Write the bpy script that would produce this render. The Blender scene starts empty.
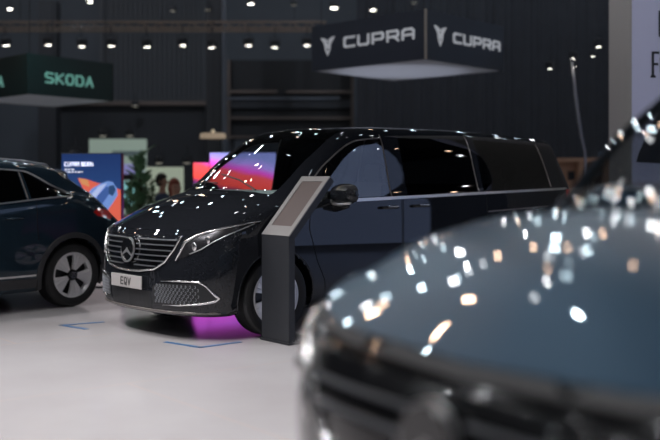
import bpy, bmesh, math, random
from mathutils import Vector, Matrix
from mathutils.bvhtree import BVHTree
random.seed(7)
PI = math.pi
SC = bpy.context.scene
COL = SC.collection
F, CH, YH = 1000.0, 1.35, 178.0          # focal length in px, eye height, horizon row

def W(px, py, d):                         # a point of the place at distance d
    return Vector(((px-330)/F*d, d, CH+(YH-py)/F*d))

# ------------------------------------------------------------------ materials
def nodes(name):
    m = bpy.data.materials.new(name); m.use_nodes = True
    return m, m.node_tree, m.node_tree.nodes['Principled BSDF']

def mat(name, col, rough=0.5, metal=0.0, coat=0.0, emit=None, es=0.0, spec=0.5, noise=0.0, nscale=20.0, coat_rough=0.03, bump=0.0):
    m, nt, b = nodes(name)
    b.inputs['Base Color'].default_value = (*col, 1)
    b.inputs['Roughness'].default_value = rough
    b.inputs['Metallic'].default_value = metal
    b.inputs['Coat Weight'].default_value = coat
    b.inputs['Coat Roughness'].default_value = coat_rough
    b.inputs['Specular IOR Level'].default_value = spec
    if emit:
        b.inputs['Emission Color'].default_value = (*emit, 1)
        b.inputs['Emission Strength'].default_value = es
    tc = nt.nodes.new('ShaderNodeTexCoord')
    nz = nt.nodes.new('ShaderNodeTexNoise'); nz.inputs['Scale'].default_value = nscale
    nt.links.new(tc.outputs['Object'], nz.inputs['Vector'])
    if noise:
        mx = nt.nodes.new('ShaderNodeMix'); mx.data_type = 'RGBA'
        mx.inputs[6].default_value = (*[c*(1-noise) for c in col], 1)
        mx.inputs[7].default_value = (*[min(1, c*(1+noise)) for c in col], 1)
        nt.links.new(nz.outputs['Fac'], mx.inputs[0]); nt.links.new(mx.outputs[2], b.inputs['Base Color'])
    if bump:
        bp = nt.nodes.new('ShaderNodeBump'); bp.inputs['Strength'].default_value = bump
        nt.links.new(nz.outputs['Fac'], bp.inputs['Height']); nt.links.new(bp.outputs['Normal'], b.inputs['Normal'])
    return m

def glass_mat(name, tint, ior=1.45):
    m = bpy.data.materials.new(name); m.use_nodes = True; nt = m.node_tree
    nt.nodes.remove(nt.nodes['Principled BSDF']); out = nt.nodes['Material Output']
    t = nt.nodes.new('ShaderNodeBsdfTransparent'); t.inputs[0].default_value = (*tint, 1)
    g = nt.nodes.new('ShaderNodeBsdfGlossy'); g.inputs['Roughness'].default_value = 0.02
    lw = nt.nodes.new('ShaderNodeLayerWeight'); lw.inputs['Blend'].default_value = .5
    pw = nt.nodes.new('ShaderNodeMath'); pw.operation = 'POWER'; pw.inputs[1].default_value = 4
    nt.links.new(lw.outputs['Facing'], pw.inputs[0])
    fr = nt.nodes.new('ShaderNodeMapRange'); fr.inputs['To Min'].default_value = ((ior-1)/(ior+1))**2*1.8; nt.links.new(pw.outputs[0], fr.inputs['Value'])
    mx = nt.nodes.new('ShaderNodeMixShader')
    nt.links.new(fr.outputs[0], mx.inputs[0]); nt.links.new(t.outputs[0], mx.inputs[1]); nt.links.new(g.outputs[0], mx.inputs[2])
    nt.links.new(mx.outputs[0], out.inputs[0])
    return m

M = {}
M['paint_black'] = mat('van_black_paint', (.012, .0135, .017), .35, .0, 1.0, noise=.1, nscale=60, spec=0, coat_rough=.02)
M['paint_navy'] = mat('suv_navy_paint', (.018, .034, .050), .3, .2, 1.0, noise=.1, nscale=60, spec=0, coat_rough=.02)
M['paint_blue'] = mat('van_blue_paint', (.017, .058, .105), .33, .35, 1.0, noise=.08, nscale=80, spec=.3, coat_rough=.015)
M['black_plastic'] = mat('black_plastic', (.012, .013, .015), .45, noise=.1)
M['gloss_black'] = mat('gloss_black', (.006, .006, .007), .12, coat=.6)
M['cladding'] = mat('grey_cladding', (.035, .036, .04), .55, noise=.1)
M['seam'] = mat('seam', (.002, .002, .002), .8)
M['edge_trim'] = mat('window_edge_trim', (.20, .18, .17), .35, .6)
M['chrome'] = mat('chrome', (.78, .77, .77), .24, 1.0)
M['satin'] = mat('satin_silver', (.62, .62, .63), .32, .85)
M['slat'] = mat('grille_slat', (.22, .23, .25), .35, .7)
M['rubber'] = mat('tyre_rubber', (.012, .012, .013), .6, noise=.15, nscale=40)
M['alloy'] = mat('alloy', (.80, .79, .80), .3, .25)
M['dark_alloy'] = mat('dark_alloy', (.012, .012, .013), .3, .3)
M['plate'] = mat('plate_grey', (.42, .40, .39), .5)
M['plate_text'] = mat('plate_text', (.03, .03, .03), .5)
M['lamp_clear'] = glass_mat('lamp_lens', (.55, .57, .6))
M['lamp_inner'] = mat('lamp_inner', (.05, .05, .055), .25, .7)
M['tail'] = mat('tail_red', (.45, .012, .012), .15, coat=1, emit=(1, .03, .02), es=.05)
M['windshield'] = glass_mat('windshield_glass', (.84, .87, .87), 1.4)
M['front_glass'] = glass_mat('front_door_glass', (.50, .53, .56), 1.7)
M['privacy'] = glass_mat('privacy_glass', (.035, .037, .042), 1.45)
M['interior'] = mat('interior_dark', (.012, .012, .014), .7)
M['seat'] = mat('seat_leather', (.02, .02, .022), .5)
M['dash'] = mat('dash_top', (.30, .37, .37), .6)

# ------------------------------------------------------------------ object helpers
def obj(name, bm, m, parent=None, smooth=False):
    me = bpy.data.meshes.new(name)
    bmesh.ops.recalc_face_normals(bm, faces=bm.faces[:])
    bm.to_mesh(me); bm.free()
    if m: me.materials.append(m)
    if smooth:
        for p in me.polygons: p.use_smooth = True
        if smooth is not True:
            me.set_sharp_from_angle(angle=smooth)
    o = bpy.data.objects.new(name, me); COL.objects.link(o)
    if parent: o.parent = parent
    return o

def empty(name, loc=(0, 0, 0), rz=0):
    o = bpy.data.objects.new(name, None); COL.objects.link(o)
    o.location = loc; o.rotation_euler = (0, 0, rz); o.empty_display_size = .2
    return o

def tag(o, label, cat, group=None, kind=None):
    o['label'] = label; o['category'] = cat
    if group: o['group'] = group
    if kind: o['kind'] = kind
    return o

def struct(name, bm, m, **k):
    o = obj(name, bm, m, **k); o['kind'] = 'structure'; return o

def copy_tree(o, parent=None):
    c = o.copy(); COL.objects.link(c)
    if parent: c.parent = parent
    for ch in list(o.children): copy_tree(ch, c)
    return c

SM = math.radians(35)

def box(bm, c, s, rz=0, mtx=None):
    m = (mtx or Matrix.Translation(c) @ Matrix.Rotation(rz, 4, 'Z')) @ Matrix.Diagonal((*s, 1))
    return bmesh.ops.create_cube(bm, size=1, matrix=m)['verts']

def bbox(c, s, rz=0, bev=.01, seg=2):
    bm = bmesh.new(); box(bm, c, s, rz)
    if bev: bmesh.ops.bevel(bm, geom=bm.edges[:], offset=bev, segments=seg, affect='EDGES', profile=.5)
    return bm

def tube(bm, pts, r, n=8, closed=False, cap=True):
    pts = [Vector(p) for p in pts]; N = len(pts); rings = []
    rr = r if isinstance(r, (list, tuple)) else [r]*N
    ref = None
    for i, p in enumerate(pts):
        a = pts[(i-1) % N] if (closed or i > 0) else p
        b = pts[(i+1) % N] if (closed or i < N-1) else p
        t = (b-a).normalized()
        if ref is None: ref = Vector((0, 0, 1)) if abs(t.z) < .9 else Vector((1, 0, 0))
        u = t.cross(ref)
        if u.length < 1e-4: u = t.cross(Vector((0, 1, 0)))
        u.normalize(); v = u.cross(t).normalized(); ref = v
        rings.append([bm.verts.new(p+(u*math.cos(2*PI*k/n)+v*math.sin(2*PI*k/n))*rr[i]) for k in range(n)])
    for i in range(N if closed else N-1):
        A, B = rings[i], rings[(i+1) % N]
        for k in range(n): bm.faces.new((A[k], A[(k+1) % n], B[(k+1) % n], B[k]))
    if cap and not closed:
        bm.faces.new(rings[0][::-1]); bm.faces.new(rings[-1])

def tubes(*paths, r=.01, n=8, closed=False):
    bm = bmesh.new()
    for p in paths: tube(bm, p, r, n, closed)
    return bm

def lathe(bm, prof, n=48, mtx=Matrix.Identity(4), closed=True):
    # prof: (radius, axial) around local Y
    rings = []
    for k in range(n):
        a = 2*PI*k/n
        rings.append([bm.verts.new(mtx @ Vector((r*math.cos(a), y, r*math.sin(a)))) for r, y in prof])
    L = len(prof)
    for k in range(n):
        A, B = rings[k], rings[(k+1) % n]
        for i in range(L if closed else L-1):
            try: bm.faces.new((A[i], A[(i+1) % L], B[(i+1) % L], B[i]))
            except ValueError: pass

def prism(bm, poly, fn, t0, t1):
    """extrude the 2D polygon between depths t0 and t1; fn(a,b,t) -> Vector"""
    A = [bm.verts.new(fn(a, b, t0)) for a, b in poly]; B = [bm.verts.new(fn(a, b, t1)) for a, b in poly]
    n = len(poly)
    bm.faces.new(A[::-1]); bm.faces.new(B)
    for i in range(n): bm.faces.new((A[i], A[(i+1) % n], B[(i+1) % n], B[i]))

# stroke lettering ---------------------------------------------------------
GL = {'C': [[(1, 1), (.15, 1), (0, .85), (0, .15), (.15, 0), (1, 0)]],
      'U': [[(0, 1), (0, .15), (.15, 0), (.85, 0), (1, .15), (1, 1)]],
      'P': [[(0, 0), (0, 1), (.85, 1), (1, .85), (1, .5), (.85, .36), (.2, .36)]],
      'R': [[(0, 0), (0, 1), (.85, 1), (1, .85), (1, .52), (.85, .4), (.2, .4)], [(.6, .4), (1, 0)]],
      'A': [[(0, 0), (0, .8), (.2, 1), (.8, 1), (1, .8), (1, 0)], [(0, .4), (1, .4)]],
      'S': [[(1, .95), (.2, 1), (0, .85), (0, .65), (.2, .52), (.8, .48), (1, .35), (1, .15), (.8, 0), (0, .03)]],
      'K': [[(0, 0), (0, 1)], [(1, 1), (.05, .5)], [(.2, .55), (1, 0)]],
      'O': [[(.25, 0), (0, .25), (0, .75), (.25, 1), (.75, 1), (1, .75), (1, .25), (.75, 0), (.25, 0)]],
      'D': [[(0, 0), (0, 1), (.7, 1), (1, .75), (1, .25), (.7, 0), (0, 0)]],
      'V': [[(0, 1), (.5, 0), (1, 1)]], 'a': [[(0, 0), (.5, 1), (1, 0)], [(.22, .35), (.78, .35)]],
      'B': [[(0, 0), (0, 1), (.8, 1), (.95, .8), (.8, .53), (0, .53)], [(.8, .53), (1, .28), (.8, 0), (0, 0)]],
      'N': [[(0, 0), (0, 1), (1, 0), (1, 1)]], 'E': [[(1, 1), (0, 1), (0, 0), (1, 0)], [(0, .5), (.85, .5)]],
      'Q': [[(.25, 0), (0, .25), (0, .75), (.25, 1), (.75, 1), (1, .75), (1, .25), (.75, 0), (.25, 0)], [(.55, .25), (.95, -.08)]],
      'F': [[(1, 1), (0, 1), (0, 0)], [(0, .52), (.8, .52)]], 'I': [[(.5, 0), (.5, 1)]],
      's': [[(1, .6), (.5, .7), (0, .55), (.1, .4), (.9, .3), (1, .12), (.5, 0), (0, .08)]],
      'f': [[(1, 1), (0, 1), (0, 0)], [(0, .52), (.8, .52)], [(-.2, 0), (.3, 0)]]}

def lettering(bm, text, w, h, gap, th, fn, t0, t1):
    """flat raised letters; fn(a,b,t) maps lettering plane to place"""
    x = 0
    for ch in text:
        if ch == ' ': x += w*.7; continue
        ww = w*.35 if ch == 'I' else w
        for pl in GL[ch]:
            pts = [(x+a*ww, b*h) for a, b in pl]
            for (ax, ay), (bx, by) in zip(pts, pts[1:]):
                dx, dy = bx-ax, by-ay; L = math.hypot(dx, dy); ux, uy = dx/L*th/2, dy/L*th/2
                prism(bm, [(ax-ux+uy, ay-uy-ux), (bx+ux+uy, by+uy-ux), (bx+ux-uy, by+uy+ux), (ax-ux-uy, ay-uy+ux)], fn, t0, t1)
        x += ww+gap
    return x-gap

# ------------------------------------------------------------------ body surfaces
def pchip(xs, ys, x):
    n = len(xs)
    h = [xs[i+1]-xs[i] for i in range(n-1)]; d = [(ys[i+1]-ys[i])/h[i] for i in range(n-1)]
    def slope(i):
        if i == 0: return d[0]
        if i == n-1: return d[-1]
        if d[i-1]*d[i] <= 0: return 0
        w1 = 2*h[i]+h[i-1]; w2 = h[i]+2*h[i-1]
        return (w1+w2)/(w1/d[i-1]+w2/d[i])
    i = 0
    while i < n-2 and x > xs[i+1]: i += 1
    t = (x-xs[i])/h[i]; m0, m1 = slope(i), slope(i+1)
    return ((1+2*t)*(1-t)**2*ys[i]+t*(1-t)**2*h[i]*m0+t*t*(3-2*t)*ys[i+1]+t*t*(t-1)*h[i]*m1)

def densify(net, nu, nv):
    """net[u][v] control points -> dense grid, with index maps"""
    U, V = len(net), len(net[0])
    def params(count, dist):
        p = [0]
        for i in range(count-1): p.append(p[-1]+max(dist(i), 1e-3))
        return p
    pu = params(U, lambda i: sum((Vector(net[i+1][v])-Vector(net[i][v])).length for v in range(V))/V)
    pv = params(V, lambda j: sum((Vector(net[u][j+1])-Vector(net[u][j])).length for u in range(U))/U)
    us = [(i, pu[i]+(pu[i+1]-pu[i])*k/nu[i]) for i in range(U-1) for k in range(nu[i])]+[(U-2, pu[-1])]
    vs = [(j, pv[j]+(pv[j+1]-pv[j])*k/nv[j]) for j in range(V-1) for k in range(nv[j])]+[(V-2, pv[-1])]
    cols = [[[pchip(pu, [net[i][v][c] for i in range(U)], u) for c in range(3)] for v in range(V)] for _, u in us]
    return ([[tuple(pchip(pv, [cu[v][c] for v in range(V)], t) for c in range(3)) for _, t in vs] for cu in cols],
            [a for a, _ in us], [a for a, _ in vs])

def grid_mesh(grids, keep, arches=(), mirror=True):
    bm = bmesh.new()
    for sgn in ((-1, 1) if mirror else (1,)):
        for gi, (G, ui, vi) in enumerate(grids):
            vm = {}
            def V(i, j):
                if (i, j) not in vm:
                    x, y, z = G[i][j]
                    for ax, az, R in arches:
                        if abs(y) > .6 and z < 1.0:
                            r = math.hypot(x-ax, z-az)
                            if .0 < abs(r-R) < .022 and r > 0:
                                x = ax+(x-ax)*R/r; z = az+(z-az)*R/r
                    vm[(i, j)] = bm.verts.new((x, sgn*y, z))
                return vm[(i, j)]
            for i in range(len(G)-1):
                for j in range(len(G[0])-1):
                    if not keep(gi, ui[i], vi[j]): continue
                    q = [G[i][j], G[i+1][j], G[i+1][j+1], G[i][j+1]]
                    cx = sum(p[0] for p in q)/4; cy = sum(p[1] for p in q)/4; cz = sum(p[2] for p in q)/4
                    if any(cy > .6 and math.hypot(cx-ax, cz-az) < R-.003 for ax, az, R in arches): continue
                    try: bm.faces.new((V(i, j), V(i+1, j), V(i+1, j+1), V(i, j+1)))
                    except ValueError: pass
    bmesh.ops.remove_doubles(bm, verts=bm.verts[:], dist=.0012)
    return bm

class Surf:                                  # looks up points on a body surface
    def __init__(s, grids):
        bm = grid_mesh(grids, lambda *a: True); s.t = BVHTree.FromBMesh(bm); bm.free()
    def front(s, y, z, o=0):
        h = s.t.ray_cast(Vector((-3, y, z)), Vector((1, 0, 0)))
        return (h[0] if h[0] else Vector((-.5, y, z)))+Vector((-o, 0, 0))
    def wrap(s, a, z, o=0):                  # front, then round the corner along the side
        A = .80
        if abs(a) <= A: h = s.t.ray_cast(Vector((-3, a, z)), Vector((1, 0, 0)))
        else:
            sg = 1 if a > 0 else -1; x = s.front(sg*A, z).x; k = abs(a)-A
            th = min(1, k/.12)
            if th < 1:
                h = s.t.ray_cast(Vector((x+k*.75-2*math.cos(th*1.5708), sg*(A+k*.55+2*math.sin(th*1.5708)), z)), Vector((math.cos(th*1.5708), -sg*math.sin(th*1.5708), 0)))
            else: h = s.t.ray_cast(Vector((x+.09+(k-.12), sg*3, z)), Vector((0, -sg, 0)))
        if not h[0]: return s.front(a, z, o)
        n = h[1].copy()
        if n.x*-1+abs(n.y)*(1 if n.y*a > 0 else -1)*(1 if abs(a) > A else 0) < 0: n = -n
        return h[0]+n*o
    def side(s, x, z, sg=-1, o=0):
        h = s.t.ray_cast(Vector((x, sg*3, z)), Vector((0, -sg, 0)))
        return (h[0] if h[0] else Vector((x, sg*.9, z)))+Vector((0, sg*o, 0))
    def top(s, x, y, o=0):
        h = s.t.ray_cast(Vector((x, y, 4)), Vector((0, 0, -1)))
        return (h[0] if h[0] else Vector((x, y, 1)))+Vector((0, 0, o))

def patch(poly, fn, o0, o1, step=.06):
    """panel of a given 2D outline laid on a surface: fn(a,b,offset)->Vector"""
    bm = bmesh.new()
    bm.faces.new([bm.verts.new((a, b, 0)) for a, b in poly])
    for ax in (0, 1):
        lo = min(p[ax] for p in poly); hi = max(p[ax] for p in poly); n = int((hi-lo)/step)
        for k in range(1, n+1):
            c = [0, 0, 0]; c[ax] = lo+(hi-lo)*k/(n+1); no = [0, 0, 0]; no[ax] = 1
            bmesh.ops.bisect_plane(bm, geom=bm.verts[:]+bm.edges[:]+bm.faces[:], plane_co=c, plane_no=no, dist=1e-5)
    base = {v: (v.co.x, v.co.y) for v in bm.verts}
    edges = [e for e in bm.edges if len(e.link_faces) == 1]
    faces = bm.faces[:]
    top = {v: bm.verts.new(fn(*ab, o1)) for v, ab in base.items()}
    for f in faces: bm.faces.new([top[v] for v in f.verts])
    for e in edges:
        a, b = e.verts; bm.faces.new((a, b, top[b], top[a]))
    for v, ab in base.items(): v.co = fn(*ab, o0)
    return bm

# ------------------------------------------------------------------ wheels
def make_wheel(name, parent, x, yc, R, side, width=.225, ang=0.3, rr_=.70):
    w = obj(name, bmesh.new(), None, parent)
    bpy.data.objects.remove(w)
    mt = Matrix.Translation((x, yc, R)) @ (Matrix.Identity(4) if side < 0 else Matrix.Rotation(PI, 4, 'Z'))
    h = width/2; ri = R*rr_
    bm = bmesh.new()
    prof = [(ri, -h*.86), (ri+.02, -h*.97), (R*.86, -h*1.04), (R*.95, -h*.96), (R*.99, -h*.80)]
    for y in (-.62, -.58, -.22, -.18, .18, .22, .58, .62):
        prof.append((R-(.008 if int(abs(y)*50) in (29, 9, 11) and False else 0), h*y))
    prof += [(R*.99, h*.80), (R*.95, h*.96), (R*.86, h*1.04), (ri+.02, h*.97), (ri, h*.86)]
    lathe(bm, prof, 64, mt)
    # tread grooves
    for y in (-.42, 0, .42):
        lathe(bm, [(R+.0012, h*y-.006), (R+.0012, h*y+.006), (R-.004, h*y+.006), (R-.004, h*y-.006)], 64, mt)
    ty = obj('tyre', bm, M['rubber'], parent, smooth=SM)
    bm = bmesh.new()
    lathe(bm, [(ri+.006, -h*.88), (ri+.006, -h*.80), (ri-.02, -h*.74), (ri-.025, h*.8), (ri-.03, h*.8), (ri-.03, -h*.70), (ri-.012, -h*.90)], 64, mt)
    rim = obj('rim', bm, M['alloy'], ty, smooth=SM); rim['label'] = 'silver alloy rim'
    bm = bmesh.new()
    lathe(bm, [(ri-.028, -h*.35), (0.001, -h*.35), (0.001, -h*.30), (ri-.028, -h*.30)], 40, mt)
    obj('brake_backing', bm, M['dark_alloy'], ty, smooth=SM)
    y0, y1 = -h*.86, -h*.62
    for k in range(5):
        bm = bmesh.new()
        a0 = ang+2*PI*k/5
        for q in range(4):                 # four narrow blades make one fan
            s = (q-1.5)*.215
            ai, ao = a0+s*.72, a0+s
            wi, wo = .07, .094
            poly = [(.045, ai-wi*1.6), (.045, ai+wi*1.6), (ri*.6, (ai+ao)/2+.10), (ri-.012, ao+wo), (ri-.012, ao-wo), (ri*.6, (ai+ao)/2-.10)]
            fn = lambda r, a, t: mt @ Vector((r*math.cos(a), t+(.012 if r < .1 else 0)-.0*r, r*math.sin(a)))
            prism(bm, poly, fn, y0, y1)
        s_ = obj('spoke', bm, M['alloy'], rim)
    bm = bmesh.new(); lathe(bm, [(.001, y0-.008), (.05, y0-.008), (.058, y0+.004), (.058, y1), (.001, y1)], 32, mt)
    obj('hub_cap', bm, M['dark_alloy'], rim, smooth=SM)
    bm = bmesh.new(); star(bm, .034, lambda a, b, t: mt @ Vector((a, y0-.010-t, b)), .004)
    obj('emblem', bm, M['chrome'], rim)
    return ty

def star(bm, R, fn, th):
    n = 40
    for i in range(n):
        a, b = 2*PI*i/n, 2*PI*(i+1)/n; ri = R*.86
        prism(bm, [(R*math.cos(a), R*math.sin(a)), (R*math.cos(b), R*math.sin(b)), (ri*math.cos(b), ri*math.sin(b)), (ri*math.cos(a), ri*math.sin(a))], fn, 0, th)
    for k in range(3):
        a = PI/2+2*PI*k/3
        L, w = R*.93, R*.15
        d = (math.cos(a), math.sin(a)); p = (-d[1], d[0]); c = PI/3
        prism(bm, [(0, 0), (w*math.cos(a-c), w*math.sin(a-c)), (d[0]*L-p[0]*R*.015, d[1]*L-p[1]*R*.015), (d[0]*L+p[0]*R*.015, d[1]*L+p[1]*R*.015), (w*math.cos(a+c), w*math.sin(a+c))], fn, 0, th*1.3)

# ------------------------------------------------------------------ the van
def row(xc, xe, w, zc, ze, t, n=2.35):
    a = t*PI/2; c = max(math.cos(a), 0)**(2/n); s = math.sin(a)**(2/n)
    return (xe-(xe-xc)*c, w*s, zc+(ze-zc)*t**2)

def van_grids(lift, boxy):
    bx = -.12 if boxy else 0; nn_ = 3.0 if boxy else 2.3
    rows = [(-.79, -.42, .84, .20, .20), (-.86, -.42, .895, .215, .23), (-.895, -.40+bx*.3, .940, .41, .44), (-.885, -.36+bx, .955, .64, .70),
            (-.855, -.33+bx, .945, .83, .88+(.06 if boxy else 0)), (-.80, -.29+bx, .90, .895+lift*.3, .972+lift*(1.0 if boxy else .35))]
    row = lambda a, b_, c, d, e_, t: globals()['row'](a, b_, c, d, e_, t, nn_)
    gut = lambda x: pchip([0, 1.05, 1.3, 2.0, 2.7, 3.6, 4.0, 4.3], [1.68, 1.75, 1.772, 1.792, 1.788, 1.757, 1.728, 1.68], x)
    belt = lambda x: 1.125+.11*x/4.1
    T = [1.0, .93, .85, .76, .62, .33, 0.0]
    net = []
    net.append([row(*rows[v], 1.0) for v in range(5)]+[row(*rows[5], t) for t in T])
    def low(x, sc=1.0, k=1.0):
        return [(x, .84*sc, .20), (x, .905*sc, .23), (x, .955*sc, .44), (x, .965*sc, .75), (x, .955*sc, min(belt(x)-.09, .88+(x+.44)*.28))]
    net.append(low(-.16)+[(-.16, .920, 1.040+lift*.4), (-.17, .897, 1.05+lift*.6), (-.18, .862, 1.058+lift*1.0), (-.21, .80, 1.066+lift*1.3), (-.30, .66, 1.05+lift*1.5), (-.42, .33, 1.062+lift*1.1), (-.45, 0, 1.066+lift*1.1)])
    net.append(low(.06)+[(.06, .935, 1.095+lift*.2), (.06, .915, 1.108+lift*.4), (.05, .875, 1.118+lift*.6), (0, .80, 1.128+lift*.8), (-.06, .68, 1.14+lift), (-.16, .34, 1.165+lift), (-.19, 0, 1.17+lift)])
    net.append(low(.30)+[(.30, .942, 1.133), (.30, .930, 1.15), (.26, .865, 1.165), (.17, .80, 1.175+lift*.2), (.10, .71, 1.195+lift*.35), (.0, .35, 1.222+lift*.5), (-.03, 0, 1.228+lift*.5)])
    net.append(low(.66)+[(.66, .945, belt(.66)), (.66, .935, belt(.66)+.02), (.64, .805, 1.475), (.60, .768, 1.515), (.555, .695, 1.545), (.45, .35, 1.582), (.42, 0, 1.59)])
    net.append(low(1.06)+[(1.06, .945, belt(1.06)), (1.06, .935, belt(1.06)+.02), (1.06, .775, 1.70), (1.04, .745, 1.748), (1.0, .65, 1.79), (.90, .34, 1.82), (.88, 0, 1.828)])
    def full(x, gy=.745):
        g = gut(x); b = belt(x)
        return low(x)+[(x, .945, b), (x, .935, b+.02), (x, gy+.035, g-.045), (x, gy, g), (x, gy-.10, g+.048), (x, .34, g+.078), (x, 0, g+.085)]
    for x in (1.36, 1.58, 2.58, 2.68, 3.80, 4.02): net.append(full(x))
    e = full(4.12)
    for v in range(12): # rear corner
        x, y, z = e[v]; e[v] = (4.13-(.09 if v > 6 else .0)*(1 if z > 1.3 else 0), y*.985, z)
    net.append(e)
    for sc, dx in ((.93, .055), (.6, .10), (0, .115)):
        net.append([(p[0]+dx, p[1]*sc if v < 11 else 0, p[2]-(.02 if v > 7 else 0)) for v, p in enumerate(e)])
    nu = [5, 9, 8, 8, 9, 7, 4, 20, 3, 24, 5, 4, 4, 6, 4]
    nv = [1, 4, 6, 8, 5, 2, 8, 2, 2, 6, 6]
    # extra u density near arches: handled by splitting counts
    nu = [8, 11, 8, 12, 12, 9, 7, 28, 4, 34, 8, 4, 4, 6, 4]
    A = densify(net, nu, nv)
    cols = [1.0, .93, .85, .76, .62, .33, 0.0]
    tt = [i/8 for i in range(9)]
    fn_net = [[row(*r, t) for r in rows] for t in sorted(set(cols+[.12, .5, .97]))]
    B = densify(fn_net, [5]*(len(fn_net)-1), [1, 5, 6, 6, 4])
    return [A, B]

def make_van(paint, loc, rz, label, plate=True, lift=.03, boxy=False):
    root = empty('van', loc, rz)
    tag(root, label, 'van')
    grids = van_grids(lift, boxy); S = Surf(grids)
    R = .34; AR = .395; XW = (0, 3.2); arches = [(x, R+.01, AR) for x in XW]
    wind = lambda g, u, v: g == 0 and 3 <= u <= 4 and v >= 9
    fwin = lambda g, u, v: g == 0 and 3 <= u <= 5 and v == 6
    swin = lambda g, u, v: g == 0 and u == 7 and v == 6
    qwin = lambda g, u, v: g == 0 and u == 9 and v == 6
    rwin = lambda g, u, v: g == 0 and u >= 13 and v == 6
    body = obj('body_shell', grid_mesh(grids, lambda *a: not (wind(*a) or fwin(*a) or swin(*a) or qwin(*a) or rwin(*a) or (boxy and a[0] == 1)), arches), paint, root, smooth=math.radians(50))
    obj('windshield', grid_mesh(grids, wind), M['windshield'], root, smooth=True)
    def halves(name, test, m):
        for sg in (-1, 1):
            bm = grid_mesh(grids, test)
            bmesh.ops.delete(bm, geom=[v for v in bm.verts if v.co.y*sg < 0], context='VERTS')
            obj(name, bm, m, root, smooth=True)
    halves('front_door_window', fwin, M['front_glass']); halves('sliding_door_window', swin, M['privacy']); halves('rear_side_window', qwin, M['privacy'])
    obj('rear_window', grid_mesh(grids, rwin), M['privacy'], root, smooth=True)
    if boxy:
        obj('front_panel', grid_mesh(grids, lambda g, u, v: g == 1, arches), M['gloss_black'], root, smooth=True)['label'] = 'gloss black front panel'
        obj('bonnet_edge_trim', patch([(-.84, .935), (-.5, .90), (0, .888), (.5, .90), (.84, .935), (.84, .965), (.5, .928), (0, .914), (-.5, .928), (-.84, .965)], lambda a, b_, o: S.front(a, b_, o), -.004, .008, .05), M['cladding'], root)
    # underbody, liners
    bm = bbox((1.72, 0, .215), (4.7, 1.25, .05), bev=.01)
    obj('underbody', bm, M['black_plastic'], root)
    for x in XW:
        for sg in (-1, 1):
            bm = bmesh.new(); n = 24; pr = []
            for i in range(n+1):
                a = -.12+(PI+.24)*i/n
                pr.append([bm.verts.new((x+(AR+.004)*math.cos(a), sg*y, R+.01+(AR+.004)*math.sin(a))) for y in (.93, .64)])
            for i in range(n): bm.faces.new((pr[i][0], pr[i+1][0], pr[i+1][1], pr[i][1]))
            bm.faces.new([p[1] for p in pr])
            obj('wheel_arch_liner', bm, M['black_plastic'], root, smooth=SM)
            path = []
            for i in range(33):
                a = -.30+(PI+.60)*i/32
                xx, zz = x+AR*math.cos(a), R+.01+AR*math.sin(a)
                path.append(S.side(xx, max(zz, .235), sg, -.008))
            obj('wheel_arch_lip', tubes(path, r=.012), paint, root, smooth=True)
    for x in XW:
        for sg in (-1, 1): make_wheel('wheel', root, x, sg*(.945-.115), R, sg, ang=0)
    sd = lambda sg: (lambda a, b, o: S.side(a, b, sg, o))
    belt = lambda x: 1.125+.11*x/4.1
    for sg in (-1, 1):
        obj('belt_strip', patch([(.60, belt(.6)-.014), (4.05, belt(4.05)-.012), (4.05, belt(4.05)+.010), (.60, belt(.6)+.016)], sd(sg), -.002, .012, .12), M['satin'], root)['label'] = 'bright chrome belt strip'
        for x0, z0, x1, z1 in ((1.36, belt(1.36)+.02, 1.36, 1.76), (2.60, belt(2.6)+.02, 2.57, 1.79)):
            obj('window_edge', tubes([S.side(x0+(x1-x0)*k/10, z0+(z1-z0)*k/10, sg, .002) for k in range(11)], r=.006, n=6), M['edge_trim'], root)
        # front door glass outline
        G, ui, vi = grids[0]
        j7 = vi.index(7); path = [Vector((G[i][j7][0], sg*(G[i][j7][1]+.004), G[i][j7][2])) for i in range(len(G)) if 3 <= ui[i] <= 5]
        obj('window_edge', tubes(path, r=.007, n=6), M['edge_trim'], root)
        path = [Vector((G[i][j7][0], sg*(G[i][j7][1]+.003), G[i][j7][2])) for i in range(len(G)) if 9 <= ui[i] <= 9]
        obj('window_edge', tubes([S.side(3.72+.08*math.sin(k/8*1.3), 1.72-k/8*.47, sg, .003) for k in range(9)], r=.005, n=6), M['edge_trim'], root)
        for pts in ([(.36, 1.12), (.34, .9), (.43, .62), (.52, .45), (.54, .30), (1.46, .30), (1.48, 1.14)], [(1.50, 1.14), (1.48, .30), (2.68, .30), (2.70, 1.19)]):
            path = []
            for (a, b), (c, d) in zip(pts, pts[1:]):
                n = max(2, int(math.hypot(c-a, d-b)/.06))
                path += [S.side(a+(c-a)*k/n, b+(d-b)*k/n, sg, .000) for k in range(n)]
            path.append(S.side(*pts[-1], sg, 0))
            obj('door_seam', tubes(path, r=.004, n=6), M['seam'], root)
        obj('sliding_rail', patch([(2.72, 1.00), (3.70, 1.035), (3.70, 1.047), (2.72, 1.013)], sd(sg), -.002, .006, .15), M['edge_trim'], root)
        for hx in (1.30, 1.72):
            c = S.side(hx, 1.045+.02*hx, sg, 0)
            bm = bmesh.new(); tube(bm, [c+Vector((-.10, 0, 0)), c+Vector((-.09, sg*.035, .004)), c+Vector((-.03, sg*.048, .006)), c+Vector((.05, sg*.046, .006)), c+Vector((.09, sg*.03, .004)), c+Vector((.10, 0, 0))], [.012, .014, .015, .015, .014, .012], 10)
            h = obj('door_handle', bm, M['gloss_black'], root, smooth=True)
            bm = bmesh.new(); tube(bm, [c+Vector((-.06, sg*.062, .014)), c+Vector((.07, sg*.060, .014))], .004, 6)
            obj('handle_trim', bm, M['chrome'], h)
        # mirror
        mc = Vector((.92, sg*1.06, 1.235)) if boxy else Vector((.66, sg*1.075, 1.205))
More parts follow.
